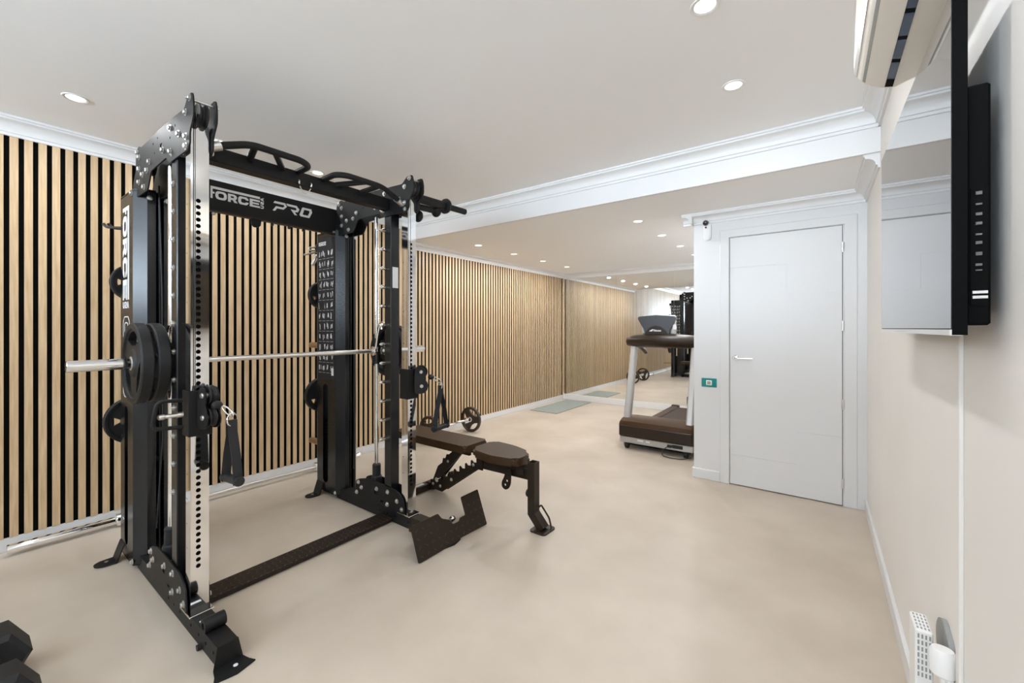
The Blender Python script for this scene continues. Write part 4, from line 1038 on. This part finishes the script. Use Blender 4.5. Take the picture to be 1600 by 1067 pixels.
for z, h_ in ((1.535, .006), (1.515, .003), (1.497, .005), (1.48, .005), (1.46, .003), (1.445, .005), (1.425, .006), (1.405, .004), (1.395, .002), (1.355, .005), (1.346, .005)):
    MB().box((.228 if z > 1.36 else .224, 1.110, z - h_ / 2), (.236 if z > 1.36 else .243, 1.1132, z + h_ / 2)).build('port', M_steel if z < 1.36 else M_port, bk, smooth=False)
MB().box((.246, 1.35, 1.40), (.2685, 1.75, 1.70)).build('wall_bracket', M_black, tv, smooth=False)
tr = tag(MB().box((.261, 1.40, .085), (.2695, 1.432, 1.275), bev=.002).build('cable_trunking', M_wallcream, None, smooth=False), 'narrow white cable trunking running down the wall below the television', 'cable cover')

ac = thing('air_conditioner', 'cream wall-mounted air conditioner above the television', 'air conditioner', (.18, 1.33, 2.04))
prof = rounded([(.268, 2.40), (.115, 2.40), (.095, 2.36), (.088, 2.135), (.098, 2.094), (.125, 2.066), (.165, 2.044), (.185, 2.040), (.268, 2.060)], .012, 3)
MB().plate(prof, [], 'y', .90, 1.75, bev=.006).build('casing', M_cream, ac)
def acstrip(xa, za, xb2, zb2, m, name, off=.0025, y1=1.742):
    q = MB(); a, b = Vector((xa, 0, za)), Vector((xb2, 0, zb2)); dd = (b - a).normalized(); nn = Vector((dd.z, 0, -dd.x)) * off
    if nn.z > 0: nn = -nn
    vs = [q.bm.verts.new((p.x, y, p.z)) for y in (.905, y1) for p in (a - nn * .3, b - nn * .3, b + nn, a + nn)]
    for f in ((0,1,2,3), (7,6,5,4), (0,4,5,1), (1,5,6,2), (2,6,7,3), (3,7,4,0)): q.bm.faces.new([vs[i] for i in f])
    bmesh.ops.recalc_face_normals(q.bm, faces=q.bm.faces[:])
    return q.build(name, m, ac, smooth=False)
acstrip(.091, 2.120, .0965, 2.100, M_steel, 'chrome_strip'); acstrip(.110, 2.081, .1165, 2.0745, M_grey, 'panel_gap', .0006)
vent = acstrip(.163, 2.0455, .182, 2.0405, M_dark, 'air_outlet', .0010)
for k in range(7):
    y = .95 + k * .115
    q = MB().beam((.1635, y, 2.0443), (.1815, y, 2.0393), .095, .002, up=(.2, 0, .98)); q.build('vane', M_blue, vent, smooth=False)

sn = thing('security_sensor', 'white capsule sensor with a black ball eye on the partition wall', 'sensor', (-.772, YD, 2.1))
cap = slot(-.770, 2.035, 2.185, .030)
MB().plate(cap, [], 'y', YD - .030, YD + .001, bev=.008).build('sensor_body', M_plastic, sn)
MB().sphere((-.778, YD - .040, 2.180), .024, 16).build('ball_eye', M_screen, sn)
MB().sphere((-.778, YD - .033, 2.143), .008, 10).build('small_eye', M_screen, sn)
sw = thing('light_switch', 'teal glass light switch plate with white rocker beside the door', 'switch', (-.758, YD, .826))
MB().box((-.817, YD - .010, .789), (-.699, YD + .001, .864), bev=.003).build('switch_plate', M_teal, sw, smooth=False)
MB().box((-.780, YD - .015, .806), (-.735, YD - .009, .847), bev=.003).build('rocker', M_plastic, sw, smooth=False)
MB().box((-.772, YD - .0165, .813), (-.743, YD - .0145, .840), bev=.001).build('rocker_face', M_grey, sw, smooth=False)

so = thing('wall_socket', 'white plug and grey wall plate beside the cable trunking', 'socket', (.262, 1.54, .45))
MB().plate(rounded([(1.47, .41), (1.60, .40), (1.63, .45), (1.61, .50), (1.557, .525), (1.474, .503)], .02, 3), [], 'x', .258, .270, bev=.002).build('wall_plate', M_grey, so)
MB().lathe([(0, 0), (.020, 0), (.024, .004), (.024, .055), (.020, .062), (0, .062)], (.244, 1.455, .435), (0, .1, 1), 20).box((.244, 1.445, .45), (.268, 1.475, .48)).build('plug', M_plastic, so)
MB().tube([(.244, 1.455, .44), (.25, 1.45, .30), (.255, 1.45, .15), (.25, 1.44, .10)], .008, 8, fillet=.05).tube([(.25, 1.455, .45), (.258, 1.43, .40), (.258, 1.41, .20), (.25, 1.40, .10)], .008, 8, fillet=.05).build('cord', M_plastic, so)
pa = thing('plug_in_adapter', 'white perforated plug-in adapter with a round button near the baseboard', 'adapter', (.215, 1.56, .40))
ab = MB().box((.200, 1.50, .28), (.235, 1.59, .506), bev=.004).build('adapter_body', M_plastic, pa, smooth=False)
vb = MB()
for i in range(4):
    for j in range(7):
        vb.box((.2045 + i * .0072, 1.4992, .485 - j * .0165), (.2080 + i * .0072, 1.5002, .496 - j * .0165))
        if j < 5: vb.box((.2045 + i * .0072, 1.507 + j * .016, .5055), (.2080 + i * .0072, 1.517 + j * .016, .5064))
vv = vb.build('vent_slots', M_grey, ab, smooth=False); vv['kind'] = 'stuff'
MB().lathe([(0, 0), (.009, 0), (.0095, .002), (.007, .004), (0, .004)], (.214, 1.50, .352), (0, -1, 0), 16).build('button', M_grey, ab)
MB().box((.234, 1.515, .435), (.252, 1.522, .442)).box((.234, 1.515, .405), (.250, 1.522, .412)).build('prongs', M_steel, pa, smooth=False)
